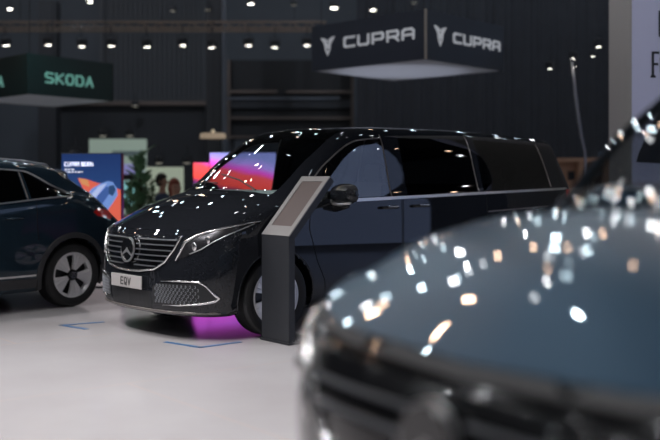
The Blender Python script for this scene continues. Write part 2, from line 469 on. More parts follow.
        bm = bmesh.new(); bmesh.ops.create_uvsphere(bm, u_segments=24, v_segments=16, radius=1)
        for v in bm.verts:
            x, y, z = v.co
            x = x*.105 if x < 0 else x*.045
            k = 1-.18*max(0, -y*sg)
            y = math.copysign(abs(y)**.75, y)*.165; z = math.copysign(abs(z)**.7, z)*(.095 if z > 0 else .085)*k
            v.co = mc+Vector((x, y, z))
        mir = obj('wing_mirror', bm, paint, root, smooth=True)
        bm = bmesh.new(); bmesh.ops.create_cube(bm, size=1, matrix=Matrix.Translation(mc+Vector((.046, 0, 0))) @ Matrix.Diagonal((.006, .24, .15, 1)))
        bmesh.ops.bevel(bm, geom=[e for e in bm.edges if abs((e.verts[0].co-e.verts[1].co).x) > .003], offset=.05, segments=5, affect='EDGES')
        obj('mirror_glass', bm, M['chrome'], mir)
        bm = bmesh.new(); tube(bm, [mc+Vector((-.02, -sg*.15, -.13)), mc+Vector((-.01, -sg*.05, -.115)), mc+Vector((-.005, sg*.04, -.10))], [.035, .03, .02], 10)
        obj('mirror_arm', bm, M['black_plastic'], mir, smooth=True)
        bm = bmesh.new(); tube(bm, [mc+Vector((-.055, -sg*.11, -.085)), mc+Vector((-.078, 0, -.088)), mc+Vector((-.045, sg*.12, -.075))], .012, 8)
        obj('mirror_base_band', bm, M['satin'], mir, smooth=True)
        # headlamp: dark inner tray, clear lens, bright eyebrow
        fr = lambda a, b, o: S.front(a, b, o)
        fr = lambda a, b, o: S.wrap(a, b, o)
        hl = [(.615, .672), (.74, .72), (.86, .79), (.98, .88), (1.12, .965), (1.10, .985), (.98, .955), (.86, .925), (.74, .885), (.665, .82)]
        hp = [(sg*a, b) for a, b in hl]
        hd = obj('headlamp', patch(hp, fr, -.01, .004, .04), M['lamp_inner'], root, smooth=SM)
        for (cy, cz, r) in ((.745, .785, .038), (.84, .84, .034)):
            c = S.wrap(sg*cy, cz, .004); bm = bmesh.new(); bmesh.ops.create_uvsphere(bm, u_segments=16, v_segments=10, radius=r, matrix=Matrix.Translation(c) @ Matrix.Diagonal((.35, 1, 1, 1)))
            obj('projector_lens', bm, M['chrome'], hd, smooth=True)
        brow = [(.608, .668), (.64, .74), (.670, .820), (.74, .872), (.82, .905), (.90, .930), (.98, .952), (1.05, .970), (1.12, .985)]
        bm = bmesh.new(); tube(bm, [S.wrap(sg*a, b, .009) for a, b in brow], [.007, .010, .013, .011, .010, .009, .008, .007, .005], 8)
        obj('daytime_light_strip', bm, M['chrome'], hd, smooth=True)
        bm = bmesh.new(); tube(bm, [S.wrap(sg*a, b, .006) for a, b in ((.72, .725), (.80, .765), (.88, .82), (.97, .88), (1.10, .965))], .005, 6)
        obj('lamp_trim', bm, M['satin'], hd, smooth=True)
        # side intake in bumper with bright hook
        ik = [(.36, .29), (.84, .315), (.94, .345), (.90, .44), (.83, .485), (.44, .475), (.36, .44)]
        it = obj('bumper_intake', patch([(sg*a, b) for a, b in ik], fr, -.01, .003, .05), M['black_plastic'], root)
        bm = bmesh.new(); tube(bm, [S.wrap(sg*a, b, .010) for a, b in ((.47, .492), (.65, .500), (.80, .498), (.865, .47), (.92, .40), (.955, .365), (.92, .338), (.80, .318), (.65, .302), (.48, .298))], [.007, .008, .009, .010, .012, .017, .012, .009, .007, .006], 8)
        obj('chrome_hook', bm, M['chrome'], it, smooth=True)
        bm = bmesh.new()
        for rr in range(6):
            for cc in range(12):
                yy = .40+cc*.036+(rr % 2)*.018; zz = .325+rr*.026
                if yy > .80: continue
                c = S.front(sg*yy, zz, .006); tube(bm, [c+Vector((0, .012*math.cos(a*PI/3), .012*math.sin(a*PI/3))) for a in range(6)], .0022, 4, closed=True)
        obj('honeycomb_mesh', bm, M['slat'], it)
        # tail lamp
        obj('tail_lamp', patch([(4.02, .80), (4.125, .80), (4.125, 1.22), (4.06, 1.22)], sd(sg), -.004, .010, .06), M['tail'], root)
    # grille
    fr = lambda a, b, o: S.front(a, b, o)
    half = [(0, .555), (.18, .56), (.38, .585), (.50, .65), (.585, .76), (.625, .858), (.62, .872), (.3, .862), (0, .858)]
    outline = [(a, b) for a, b in half]+[(-a, b) for a, b in half[::-1][1:-1]]
    gr = obj('grille', patch(outline, fr, -.01, .002, .06), M['gloss_black'], root)
    for z in ([.735, .80] if boxy else [.610+k_*.045 for k_ in range(6)]):
        wd = pchip([.5, .585, .65, .76, .86, .9], [.30, .36, .50, .585, .622, .63], z)-.02
        for a0, a1 in ((-wd, -.10), (.10, wd)):
            sl = patch([(a0, z-.0048), (a1, z-.0048), (a1, z+.0048), (a0, z+.0048)], lambda a, b, t: S.front(a, b, t), .002, .018, .05)
            obj('slat', sl, M['slat'], gr)
    fr_pts = [(a, b) for a, b in half[:-2]]
    lp = [(-a, b) for a, b in fr_pts[::-1]]+fr_pts[1:]
    fine = []
    for (a, b), (c, d) in zip(lp, lp[1:]): fine += [(a+(c-a)*k/4, b+(d-b)*k/4) for k in range(4)]
    fine.append(lp[-1])
    obj('grille_frame', tubes([S.front(a, b, .010) for a, b in fine], r=.009), M['chrome'], gr, smooth=True)
    x0 = S.front(0, .73, .02).x
    bm = bmesh.new(); star(bm, .108, lambda a, b, t: Vector((x0-t+(b*.12), a, .732+b)), .014)
    obj('star_emblem', bm, M['satin'], gr)
    bm = bmesh.new(); lathe(bm, [(.001, 0), (.10, 0), (.10, .02), (.001, .02)], 32, Matrix.Translation((x0+.004, 0, .732)) @ Matrix.Rotation(PI/2, 4, 'Z'))
    obj('emblem_disc', bm, M['gloss_black'], gr)
    # centre lower bumper, lip, plate
    obj('lower_intake', patch([(-.34, .25), (.34, .25), (.34, .40), (-.34, .40)], fr, -.01, .002, .06), M['black_plastic'], root)
    lp = []
    ys = [-.90, -.86, -.7, -.5, -.25, 0, .25, .5, .7, .86, .90]
    bm = bmesh.new(); tube(bm, [S.front(y, .238, .006) for y in ys], .011, 8)
    obj('bumper_lip', bm, M['edge_trim'], root, smooth=True)
    if plate:
        px0 = S.front(0, .46, .022).x
        pl = obj('number_plate', bbox((px0, 0, .463), (.012, .52, .112), bev=.004), M['plate'], root)
        fn = lambda a, b, t: Vector((px0-.007-t, -(a-.085), .434+b))
        bm = bmesh.new(); lettering(bm, 'EQV', .04, .058, .022, .010, fn, 0, .002)
        obj('plate_lettering', bm, M['plate_text'], pl)
    # wipers, seats, dash, wheel
    for y0, y1 in ((-.55, .12), (.05, .62)):
        a = S.top(.06, y0, .012); b = S.top(.16, y1, .02)
        obj('wiper', tubes([a, (a+b)/2+Vector((.02, 0, .015)), b], r=.007, n=6), M['black_plastic'], root)
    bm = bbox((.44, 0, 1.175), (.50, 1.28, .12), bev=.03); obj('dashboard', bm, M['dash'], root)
    bm = bmesh.new(); tube(bm, [(.86+.05*math.sin(a), -.38+.18*math.cos(a), 1.10+.17*math.sin(a)) for a in [2*PI*k/24 for k in range(24)]], .014, 8, closed=True)
    obj('steering_wheel', bm, M['interior'], root, smooth=True)
    for rowx in (1.25, 2.2, 3.1):
        for sg in (-1, 1):
            bm = bmesh.new()
            box(bm, (rowx, sg*.42, .66), (.5, .5, .16)); box(bm, (0, 0, 0), (1, 1, 1), mtx=Matrix.Translation((rowx+.28, sg*.42, 1.0)) @ Matrix.Rotation(.2, 4, 'Y') @ Matrix.Diagonal((.13, .48, .62, 1)))
            box(bm, (rowx+.37, sg*.42, 1.40), (.09, .26, .18))
            bmesh.ops.bevel(bm, geom=bm.edges[:], offset=.03, segments=2, affect='EDGES')
            box(bm, (rowx+.02, sg*.42, .42), (.3, .36, .36))
            obj('seat', bm, M['seat'], root, smooth=SM)
    bm = bbox((2.1, 0, .25), (3.9, 1.75, .04), bev=0); obj('cabin_floor', bm, M['interior'], root)
    return root

def van_pose(x0, d0, b): return (x0-.965*math.sin(b), d0+.965*math.cos(b), 0), b

loc, b = van_pose(-.435, 8.50, .708)
make_van(M['paint_black'], loc, b, 'glossy black electric van with a star on its slatted grille, behind the info stand')
loc, b = van_pose(1.50, 1.95, .56)
make_van(M['paint_blue'], loc, b, 'dark blue van filling the right foreground, out of focus, covered in light reflections', plate=False, lift=.085, boxy=True)

# ------------------------------------------------------------------ the small SUV
def make_suv(paint, loc, rz, label):
    root = empty('suv', loc, rz); tag(root, label, 'car')
    rows = [(-.74, -.42, .80, .19, .19), (-.82, -.43, .84, .21, .23), (-.85, -.43, .89, .40, .42), (-.84, -.42, .91, .60, .62),
            (-.80, -.40, .90, .74, .80), (-.72, -.34, .86, .84, .90)]
    T = [1.0, .93, .85, .76, .62, .33, 0.0]
    belt = lambda x: pchip([-1, 0, 1, 1.9, 2.75, 3.4], [.95, .98, 1.03, 1.09, 1.15, 1.12], x)
    low = lambda x: [(x, .80, .19), (x, .85, .23), (x, .895, .42), (x, .915, .68), (x, .915, belt(x)-.12)]
    net = [[row(*rows[v], 1.0) for v in range(5)]+[row(*rows[5], t) for t in T]]
    net.append(low(-.15)+[(-.15, .88, .95), (-.15, .86, .965), (-.16, .83, .975), (-.18, .78, .985), (-.25, .64, .98), (-.38, .33, .99), (-.4, 0, 1.0)])
    net.append(low(.35)+[(.35, .89, 1.0), (.35, .87, 1.015), (.34, .83, 1.03), (.30, .77, 1.04), (.22, .66, 1.04), (.1, .33, 1.06), (.08, 0, 1.065)])
    net.append(low(.60)+[(.60, .89, 1.01), (.60, .88, 1.03), (.58, .80, 1.055), (.55, .74, 1.07), (.45, .66, 1.075), (.33, .33, 1.09), (.3, 0, 1.095)])
    def full(x, g, gy=.66):
        b_ = belt(x)
        return low(x)+[(x, .885, b_), (x, .875, b_+.02), (x, gy+.035, g-.05), (x, gy, g), (x, gy-.1, g+.045), (x, .32, g+.08), (x, 0, g+.085)]
    net.append(full(1.0, 1.36)); net.append(full(1.3, 1.47)); net.append(full(1.62, 1.50)); net.append(full(2.18, 1.475)); net.append(full(2.24, 1.47))
    tip = low(2.75)+[(2.75, .885, 1.15), (2.75, .875, 1.165), (2.70, .76, 1.22), (2.66, .67, 1.415), (2.66, .57, 1.465), (2.62, .32, 1.51), (2.6, 0, 1.52)]
    net.append(tip)
    xs = [3.24, 3.30, 3.38, 3.39, 3.20, 3.10, 3.07, 3.00, 2.80, 2.84, 2.92, 2.95]
    zs = [.22, .26, .46, .76, .99, 1.10, 1.13, 1.20, 1.36, 1.415, 1.455, 1.465]
    ys = [.76, .80, .84, .855, .84, .80, .785, .74, .65, .56, .32, 0]
    e = [(xs[v], ys[v], zs[v]) for v in range(12)]
    net.append(e)
    for sc, dx in ((.9, .09), (.55, .16), (0, .19)):
        net.append([(p[0]+dx, p[1]*sc, p[2]-(.015 if v > 7 else 0)) for v, p in enumerate(e)])
    nu = [10, 12, 8, 8, 8, 10, 16, 3, 15, 16, 5, 6, 4]; nv = [1, 5, 8, 8, 4, 2, 7, 2, 2, 5, 5]
    A = densify(net, nu, nv)
    fnet = [[row(*r, t) for r in rows] for t in sorted(set(T+[.12, .5, .97]))]
    B = densify(fnet, [4]*(len(fnet)-1), [1, 4, 5, 5, 4])
    grids = [A, B]; S = Surf(grids)
    R = .335; AR = .385; XW = (0, 2.73); arches = [(x, R+.01, AR) for x in XW]
    wind = lambda g, u, v: g == 0 and 3 <= u <= 4 and v >= 9
    f1 = lambda g, u, v: g == 0 and 4 <= u <= 5 and v == 6
    f2 = lambda g, u, v: g == 0 and u == 6 and v == 6
    f3 = lambda g, u, v: g == 0 and u == 8 and v == 6
    rw = lambda g, u, v: g == 0 and u >= 10 and v == 7
    obj('body_shell', grid_mesh(grids, lambda *a: not (wind(*a) or f1(*a) or f2(*a) or f3(*a) or rw(*a)), arches), paint, root, smooth=math.radians(50))
    obj('windshield', grid_mesh(grids, wind), M['windshield'], root, smooth=True)
    obj('rear_window', grid_mesh(grids, rw), M['privacy'], root, smooth=True)
    for test, nm in ((f1, 'front_door_window'), (f2, 'rear_door_window'), (f3, 'rear_quarter_window')):
        for sg in (-1, 1):
            bm = grid_mesh(grids, test)
            bmesh.ops.delete(bm, geom=[v for v in bm.verts if v.co.y*sg < 0], context='VERTS')
            obj(nm, bm, M['privacy'], root, smooth=True)
    obj('underbody', bbox((1.3, 0, .205), (3.8, 1.2, .05), bev=0), M['black_plastic'], root)
    obj('cabin_floor', bbox((1.7, 0, .3), (3.0, 1.6, .04), bev=0), M['interior'], root)
    G, ui, vi = A; j7 = vi.index(7)
    for sg in (-1, 1):
        for x in XW:
            bm = bmesh.new(); n = 24; pr = []
            for i in range(n+1):
                a = -.12+(PI+.24)*i/n
                pr.append([bm.verts.new((x+(AR+.004)*math.cos(a), sg*y, R+.01+(AR+.004)*math.sin(a))) for y in (.88, .60)])
            for i in range(n): bm.faces.new((pr[i][0], pr[i+1][0], pr[i+1][1], pr[i][1]))
            bm.faces.new([p[1] for p in pr])
            obj('wheel_arch_liner', bm, M['black_plastic'], root, smooth=SM)
            bm = bmesh.new(); n = 40; prev = None
            for i in range(n+1):
                a = -.34+(PI+.68)*i/n
                ring = []
                for rr, o in ((AR-.004, -.02), (AR-.004, .012), (AR+.045, .012), (AR+.055, -.004)):
                    xx, zz = x+rr*math.cos(a), R+.01+rr*math.sin(a)
                    q = S.side(xx, max(zz, .235), sg, o); q.z = zz; q.x = xx; ring.append(bm.verts.new(q))
                if prev:
                    for k in range(3): bm.faces.new((prev[k], prev[k+1], ring[k+1], ring[k]))
                prev = ring
            obj('wheel_arch_cladding', bm, M['cladding'], root, smooth=SM)
            make_wheel('wheel', root, x, sg*(.905-.115), R, sg, ang=-.14)
        # bright window surround
        up = [Vector((G[i][j7][0], sg*(G[i][j7][1]+.004), G[i][j7][2]+.004)) for i in range(len(G)) if 4 <= ui[i] <= 8]
        lo = [S.side(x, belt(x)+.008, sg, .006) for x in [2.72-.08*k for k in range(24)]]
        path = up+[Vector((2.73, up[-1].y+(lo[0].y-up[-1].y)*.6, 1.185))]+lo
        obj('window_surround', tubes(path, r=.008, n=6), M['satin'], root)['label'] = 'bright window surround'
        obj('window_edge', tubes([S.side(2.20, 1.12+.3*k/8, sg, .004) for k in range(9)], r=.007, n=6), M['edge_trim'], root)
        jr = vi.index(9)
        rp = [Vector((G[i][jr][0], sg*(G[i][jr][1]+.03), G[i][jr][2]+.015)) for i in range(len(G)) if 5 <= ui[i] <= 8 and G[i][jr][0] < 2.62]
        rp[0].z -= .02; rp[-1].z -= .02
        obj('roof_rail', tubes(rp, r=.013, n=8), M['satin'], root, smooth=True)['label'] = 'satin silver roof rail'
        sd = lambda a, b_, o: S.side(a, b_, sg, o)
        obj('sill_strip', patch([(.5, .345), (2.28, .355), (2.28, .372), (.5, .368)], sd, -.002, .012, .15), M['satin'], root)
        obj('sill_cladding', patch([(.46, .235), (2.30, .235), (2.30, .33), (.46, .33)], sd, -.002, .010, .15), M['cladding'], root)
        obj('rear_bumper_cladding', patch([(3.10, .26), (3.26, .26), (3.34, .42), (3.08, .42)], sd, -.002, .010, .08), M['cladding'], root)
        obj('tail_lamp', patch([(2.99, .985), (3.04, .945), (3.22, .905), (3.265, .93), (3.20, 1.00), (3.06, 1.03)], sd, -.004, .010, .05), M['tail'], root)
        for sx, sz0, sz1 in ((1.30, .4, 1.04), (2.28, .72, 1.10)):
            obj('door_seam', tubes([S.side(sx+(.1*max(0, .9-z) if sx > 2 else 0), z, sg, 0) for z in [sz0+(sz1-sz0)*k/10 for k in range(11)]], r=.004, n=6), M['seam'], root)
        c = S.side(2.02, .95, sg, 0)
        bm = bmesh.new(); tube(bm, [c+Vector((-.10, 0, 0)), c+Vector((-.08, sg*.035, .0)), c+Vector((.06, sg*.04, 0)), c+Vector((.10, 0, 0))], .012, 8)
        obj('door_handle', bm, paint, root, smooth=True)
        obj('headlamp', patch([(sg*.5, .72), (sg*.78, .74), (sg*.80, .84), (sg*.55, .80)], lambda a, b_, o: S.front(a, b_, o), -.01, .004, .05), M['lamp_inner'], root)
    gr = obj('grille', patch([(-.42, .5), (.42, .5), (.45, .74), (-.45, .74)], lambda a, b_, o: S.front(a, b_, o), -.01, .004, .06), M['gloss_black'], root)
    return root

sb = math.radians(50)
sx0, sd0 = -2.675-2.73*math.cos(sb), 10.47-2.73*math.sin(sb)
make_suv(M['paint_navy'], (sx0-.915*math.sin(sb), sd0+.915*math.cos(sb), 0), sb, 'dark navy compact SUV cut off by the left edge, its rear quarter and wheel showing')

def lamp(kind, loc, e, color=(1, 1, 1), r=.1, rot=None, size=None, angle=60, blend=.5):
    L = bpy.data.lights.new(kind.lower()+'_light', kind); L.energy = e; L.color = color
    if kind == 'AREA': L.shape = 'RECTANGLE'; L.size, L.size_y = size
    else: L.shadow_soft_size = r
    if kind == 'SPOT': L.spot_size = math.radians(angle); L.spot_blend = blend
    o = bpy.data.objects.new(L.name, L); COL.objects.link(o); o.location = loc
    if rot is not None: o.rotation_euler = (Vector(rot)-Vector(loc)).to_track_quat('-Z', 'Y').to_euler()
    return o

# ------------------------------------------------------------------ hall
def floor_mat():
    m, nt, b = nodes('floor_grey'); N = nt.nodes; L = nt.links
    tc = N.new('ShaderNodeTexCoord')
    nz = N.new('ShaderNodeTexNoise'); nz.inputs['Scale'].default_value = .9; nz.inputs['Detail'].default_value = 6
    L.new(tc.outputs['Object'], nz.inputs['Vector'])
    mp = N.new('ShaderNodeMapping'); mp.inputs['Rotation'].default_value = (0, 0, math.radians(-38)); L.new(tc.outputs['Object'], mp.inputs['Vector'])
    br = N.new('ShaderNodeTexBrick'); br.inputs['Scale'].default_value = 1; br.inputs['Brick Width'].default_value = 6; br.inputs['Row Height'].default_value = 2
    br.inputs['Mortar Size'].default_value = .006; L.new(mp.outputs[0], br.inputs['Vector'])
    r = N.new('ShaderNodeValToRGB'); L.new(nz.outputs['Fac'], r.inputs[0])
    r.color_ramp.elements[0].color = (.50, .475, .48, 1); r.color_ramp.elements[0].position = .3
    r.color_ramp.elements[1].color = (.58, .56, .57, 1); r.color_ramp.elements[1].position = .75
    mx = N.new('ShaderNodeMix'); mx.data_type = 'RGBA'; mx.inputs[7].default_value = (.62, .52, .48, 1)
    L.new(br.outputs['Fac'], mx.inputs[0]); L.new(r.outputs[0], mx.inputs[6]); L.new(mx.outputs[2], b.inputs['Base Color'])
    b.inputs['Roughness'].default_value = .16
    return m
bm = bmesh.new(); box(bm, (0, 12, -.1), (44, 44, .2)); struct('floor', bm, floor_mat())
dark = mat('hall_wall_charcoal', (.078, .093, .118), .8, noise=.25, nscale=.6)
black_cloth = mat('black_curtain', (.030, .033, .043), .9, noise=.2, nscale=3)
bm = bmesh.new(); box(bm, (0, 30.1, 4.5), (44, .2, 9.4)); struct('wall_back', bm, dark)
bm = bmesh.new(); box(bm, (-22.1, 12, 4.5), (.2, 36, 9.4)); struct('wall_left', bm, dark)
bm = bmesh.new(); box(bm, (22.1, 12, 4.5), (.2, 36, 9.4)); struct('wall_right', bm, dark)
bm = bmesh.new(); box(bm, (0, -6.1, 4.5), (44, .2, 9.4)); struct('wall_front', bm, dark)
bm = bmesh.new(); box(bm, (0, 12, 9.2), (44, 36, .2)); struct('ceiling', bm, mat('ceiling_dark', (.02, .022, .026), .9))

def quadbox(px0, py0, px1, py1, d, th=.1, bev=0):
    a, c = W(px0, py0, d), W(px1, py1, d)
    return bbox(((a.x+c.x)/2, d+th/2, (a.z+c.z)/2), (abs(c.x-a.x), th, abs(a.z-c.z)), bev=bev)

def solid(name, px0, py0, px1, py1, d, m, label, cat, th=.1, bev=0, group=None, ground=False):
    a, c = W(px0, py0, d), W(px1, py1, d); z0 = 0 if ground else min(a.z, c.z); z1 = max(a.z, c.z)
    bm = bbox(((a.x+c.x)/2, d+th/2, (z0+z1)/2), (abs(c.x-a.x), th, z1-z0), bev=bev)
    return tag(obj(name, bm, m), label, cat, group)

# black drape on the right: pleated
bm = bmesh.new(); x0, x1 = W(357, 0, 23).x, W(640, 0, 23).x; n = 220; prev = None
for i in range(n+1):
    x = x0+(x1-x0)*i/n; y = 23+.025*math.sin(i*1.25)+.03*math.sin(i*.37)
    cur = [bm.verts.new((x, y, 0)), bm.verts.new((x, y, 6.4)), bm.verts.new((x, y+.03, 6.4)), bm.verts.new((x, y+.03, 0))]
    if prev:
        for k in range(4): bm.faces.new((prev[k], prev[(k+1) % 4], cur[(k+1) % 4], cur[k]))
    prev = cur
tag(obj('curtain', bm, black_cloth, smooth=SM), 'tall black pleated curtain behind the hanging square sign', 'curtain')

steel = mat('dark_steel', (.022, .025, .034), .6, noise=.1)
warmsteel = mat('warm_steel', (.13, .105, .10), .5, .3)
paleblue = mat('pale_blue_steel', (.10, .115, .15), .5, .2)
solid('column', 206, -60, 221, 0, 22, steel, 'dark navy steel column left of the gallery railings', 'column', th=.33, ground=True, bev=.01)
solid('column', 38, 90, 56, 0, 24, steel, 'dark column behind the blue lightbox at the left', 'column', th=.4, ground=True, bev=.01)
# pole beside the column
bm = bmesh.new(); p = W(224, 0, 21.9); tube(bm, [(p.x, p.y, 0), (p.x, p.y, 6.5)], .045, 10)
tag(obj('pole', bm, paleblue, smooth=SM), 'slim grey-blue pole right beside the dark navy column', 'pole')
# gallery with railings
g = empty('gallery', (W(290, 0, 24).x, 24, 0)); gx = g.location.x
tag(g, 'dark mezzanine front with pale horizontal rails above the black van roof', 'gallery')
def gpart(nm, px0, py0, px1, py1, m, th=.1, dd=0):
    bm = quadbox(px0, py0, px1, py1, 24+dd, th)
    bmesh.ops.translate(bm, verts=bm.verts[:], vec=(-gx, -24, 0)); return obj(nm, bm, m, g)
gpart('upper_rail', 227, 90, 277, 93, warmsteel); gpart('upper_rail', 286, 90.5, 352, 93, warmsteel)
gpart('fascia_rail', 227, 97, 340, 99.5, paleblue)
gpart('fascia_panel', 227, 100, 352, 108, mat('gallery_fascia', (.022, .026, .036), .7), dd=.05)
gpart('lower_rail', 229, 117, 352, 119, warmsteel); gpart('lower_rail', 229, 136, 352, 138, warmsteel)
gpart('post', 227, 60, 230, 140, warmsteel, dd=.02); gpart('post', 351, 60, 354, 140, warmsteel, dd=.02)
gpart('back_panel', 227, 60, 352, 140, mat('gallery_back', (.016, .018, .023), .8), dd=.15)
for px in (232, 350):
    bm = bmesh.new(); p = W(px, 0, 24.2); tube(bm, [(p.x-gx, .2, 0), (p.x-gx, .2, W(0, 140, 24).z)], .06, 8); obj('support_post', bm, steel, g)
# booth with beam
boothblack = mat('booth_black', (.026, .029, .037), .8, noise=.2, nscale=1)
bt = empty('booth', (W(130, 0, 25).x, 25, 0)); bx = bt.location.x
tag(bt, 'wide black booth back wall with a brown beam along its top', 'booth')
def bpart(nm, px0, py0, px1, py1, d, m, th=.1, ground=False):
    a, c = W(px0, py0, d), W(px1, py1, d); z0 = 0 if ground else c.z
    bm = bbox(((a.x+c.x)/2-bx, d+th/2-25, (z0+a.z)/2), (c.x-a.x, th, a.z-z0), bev=0); return obj(nm, bm, m, bt)
bpart('back_panel', 58, 104, 205, 0, 25, boothblack, ground=True)
bpart('top_beam', 38, 101, 226, 105, 24.8, warmsteel, .15)
# pleated grey cladding above booth
bm = bmesh.new()
for k in range(22):
    px = 100+k*4.9; a = W(px, 0, 29.6); box(bm, (a.x, 29.85, 4.6), (.10, .12, 9))
tag(obj('wall_cladding', bm, mat('ribbed_cladding', (.10, .11, .13), .8)), 'ribbed dark grey cladding on the back wall above the booth', 'cladding')

# right-hand booth wall
lav = mat('lavender_wall', (.50, .50, .64), .7, noise=.04, nscale=1); beige = mat('beige_wall', (.43, .42, .42), .75, noise=.05, nscale=1)
wl = empty('booth_wall', (3.17, 10.5, 0)); tag(wl, 'tall pale booth wall at the right edge with a lavender front and beige side', 'wall')
def poly_prism(pts, z0, z1, m, nm, par):
    bm = bmesh.new(); prism(bm, pts, lambda a, b_, t: Vector((a, b_, t)), z0, z1); return obj(nm, bm, m, par)
poly_prism([(0, 0), (3.2, .25), (3.2, .35), (.02, .10)], 0, 4.6, lav, 'front_panel', wl)
poly_prism([(0, .005), (.02, .105), (.46, 2.3), (.40, 2.3), (-.01, .05)], 0, 4.6, beige, 'side_panel', wl)
ink = mat('print_black', (.015, .016, .022), .5)
def wfn(a, b_, t): return Vector((a, a*.078-.004-t, b_))      # on the lavender front
def on_wall(px, py):                                          # pixel -> (a, z) on the front panel
    k = (px-330)/F; a = (k*10.5-3.17)/(1-k*.078); return a, CH+(YH-py)/F*(10.5+.078*a)
bm = bmesh.new()
a0, z0 = on_wall(652.8, 76.5); lettering(bm, 'fO', .056, .25, .035, .026, lambda a, b_, t: wfn(a0+a, z0+b_, t), 0, .002)
a1, z1 = on_wall(659.3, 36); lettering(bm, 'I', .12, .255, .03, .02, lambda a, b_, t: wfn(a1+a-.02, z1+b_, t), 0, .002)
a2, z2 = on_wall(658.8, 108); lettering(bm, 's', .06, .08, .03, .01, lambda a, b_, t: wfn(a2+a, z2+b_, t), 0, .002)
obj('wall_lettering', bm, ink, wl)
bm = bmesh.new(); poly = [on_wall(*p) for p in ((636, 162), (639, 152), (643, 143), (647, 135), (651, 126), (655, 118), (660, 111), (670, 104), (684, 104), (684, 165))]
prism(bm, poly, wfn, 0, .002); obj('printed_silhouette', bm, ink, wl)

lp_ = obj('reflection_panel', bbox((5.4, -3.32, 3.5), (.12, 4.2, 6.6), bev=.01), mat('reflection_panel_glow', (.4, .45, .55), .6, emit=(.42, .55, .95), es=.8, noise=.1), wl)  # unseen glowing panel, added to give the van window its blue reflection
lp_['label'] = 'unseen pale blue panel added for its reflection in the black van window'
lamp('SPOT', (4.2, 4.5, 6.5), 420, (.95, .97, 1), .1, rot=(3.8, 10.6, 2.6), angle=55)  # unseen spots added to brighten the booth wall faces
lamp('SPOT', (.4, 11.8, 7), 200, (1, .97, .93), .1, rot=(3.3, 11.5, 2.6), angle=45)
# brown timber booth far right
tb = empty('timber_booth', (W(590, 0, 20).x, 20, 0)); tx = tb.location.x
tag(tb, 'small brown timber booth with dark openings behind the black van tail', 'booth')
wood = mat('timber_brown', (.55, .32, .21), .6, noise=.25, nscale=3)
bluep = mat('blue_grey_panel', (.10, .14, .20), .6)
def tpart(nm, px0, py0, px1, py1, dd, m, th=.1, ground=False):
    d = 20+dd; a, c = W(px0, py0, d), W(px1, py1, d); z0 = 0 if ground else c.z
    bm = bbox(((a.x+c.x)/2-tx, dd+th/2, (z0+a.z)/2), (c.x-a.x, th, a.z-z0), bev=0); return obj(nm, bm, m, tb)
tpart('wall_panel', 552, 161, 582, 0, .2, wood, ground=True); tpart('roof_beam', 560, 158, 616, 162, -.05, wood, .3)
tpart('post', 579, 160, 584, 0, 0, wood, .15, True); tpart('post', 604, 160, 609, 0, 0, wood, .15, True)
tpart('window_opening', 568, 171, 575, 180, .15, boothblack, .04)
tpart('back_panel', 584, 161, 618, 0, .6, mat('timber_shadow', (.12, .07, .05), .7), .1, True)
tpart('ladder_board', 586, 172, 603, 175, .1, bluep, .05); tpart('roof_sign', 600, 152, 609, 158, 0, bluep, .1)
tpart('counter', 584, 196, 606, 0, .1, wood, .3, True)

# ------------------------------------------------------------------ hanging signs
navy = mat('sign_navy', (.030, .040, .068), .55, noise=.1, nscale=2)
signwhite = mat('sign_letters', (.5, .51, .53), .5, emit=(.75, .78, .85), es=.25)
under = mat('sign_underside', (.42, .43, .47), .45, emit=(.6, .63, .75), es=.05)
def emblem(bm, h, fn, t0, t1):
    for s in (-1, 1):
        for poly in ([(0.0, -.62), (.20, -.26), (.27, .10), (.62, .55), (.30, .36), (.12, .20), (.16, -.06), (.14, -.20), (0, -.42)],
                     [(.10, -.20), (.13, -.02), (.04, .14), (.0, .0), (.0, -.12)], [(.12, .20), (.30, .36), (.62, .55), (.36, .50), (.12, .40), (.03, .26)]):
            prism(bm, [(s*a*h, b_*h) for a, b_ in poly][::s], fn, t0, t1)
def hanging_sign(name, corner, lv, rv, z0, z1, label):
    """corner nearest; lv, rv horizontal vectors of its two faces"""
    root = empty(name, (corner[0], corner[1], z0)); tag(root, label, 'sign')
    lv, rv = Vector(lv), Vector(rv); H = z1-z0
    cs = [Vector((0, 0, 0)), lv, lv+rv, rv]
    for i, (a, c) in enumerate(((cs[0], cs[1]), (cs[1], cs[2]), (cs[2], cs[3]), (cs[3], cs[0]))):
        d = (c-a).normalized(); n = Vector((-d.y, d.x, 0))*.03
        ctr = sum(cs, Vector())/4
        if (ctr-a).dot(n) < 0: n = -n
        bm = bmesh.new(); prism(bm, [(a.x, a.y), (c.x, c.y), (c.x+n.x, c.y+n.y), (a.x+n.x, a.y+n.y)], lambda p, q, t: Vector((p, q, t)), 0, H)
        obj('face_panel', bm, navy if name != 'green_sign' else M['sign_green'], root)
    bm = bmesh.new(); prism(bm, [(p.x*.98+(sum(cs, Vector())/4).x*.02, p.y*.98+(sum(cs, Vector())/4).y*.02) for p in cs], lambda p, q, t: Vector((p, q, t)), .004, .03)
    obj('underside_panel', bm, under, root)
    for c in cs:
        q = c*.9+(sum(cs, Vector())/4)*.1
        bm = bmesh.new(); tube(bm, [(q.x, q.y, H-.05), (q.x, q.y, 9.1-z0)], .008, 6); obj('suspension_wire', bm, steel, root)
    return root
C0 = (W(425.5, 0, 14).x, 14); lv = (-1.62, 1.62, 0); rv = (1.37, 1.60, 0)
zb, zt = W(0, 59, 14).z, W(0, 9, 14).z
cup = hanging_sign('hanging_sign', C0, lv, rv, zb, zt, 'square navy hanging sign with pale lettering on two faces and pale underside')
bm = bmesh.new(); tube(bm, [(0, -.012, 0), (0, -.012, zt-zb)], .022, 6); obj('corner_trim', bm, mat('corner_trim', (.4, .36, .33), .4, .5), cup)
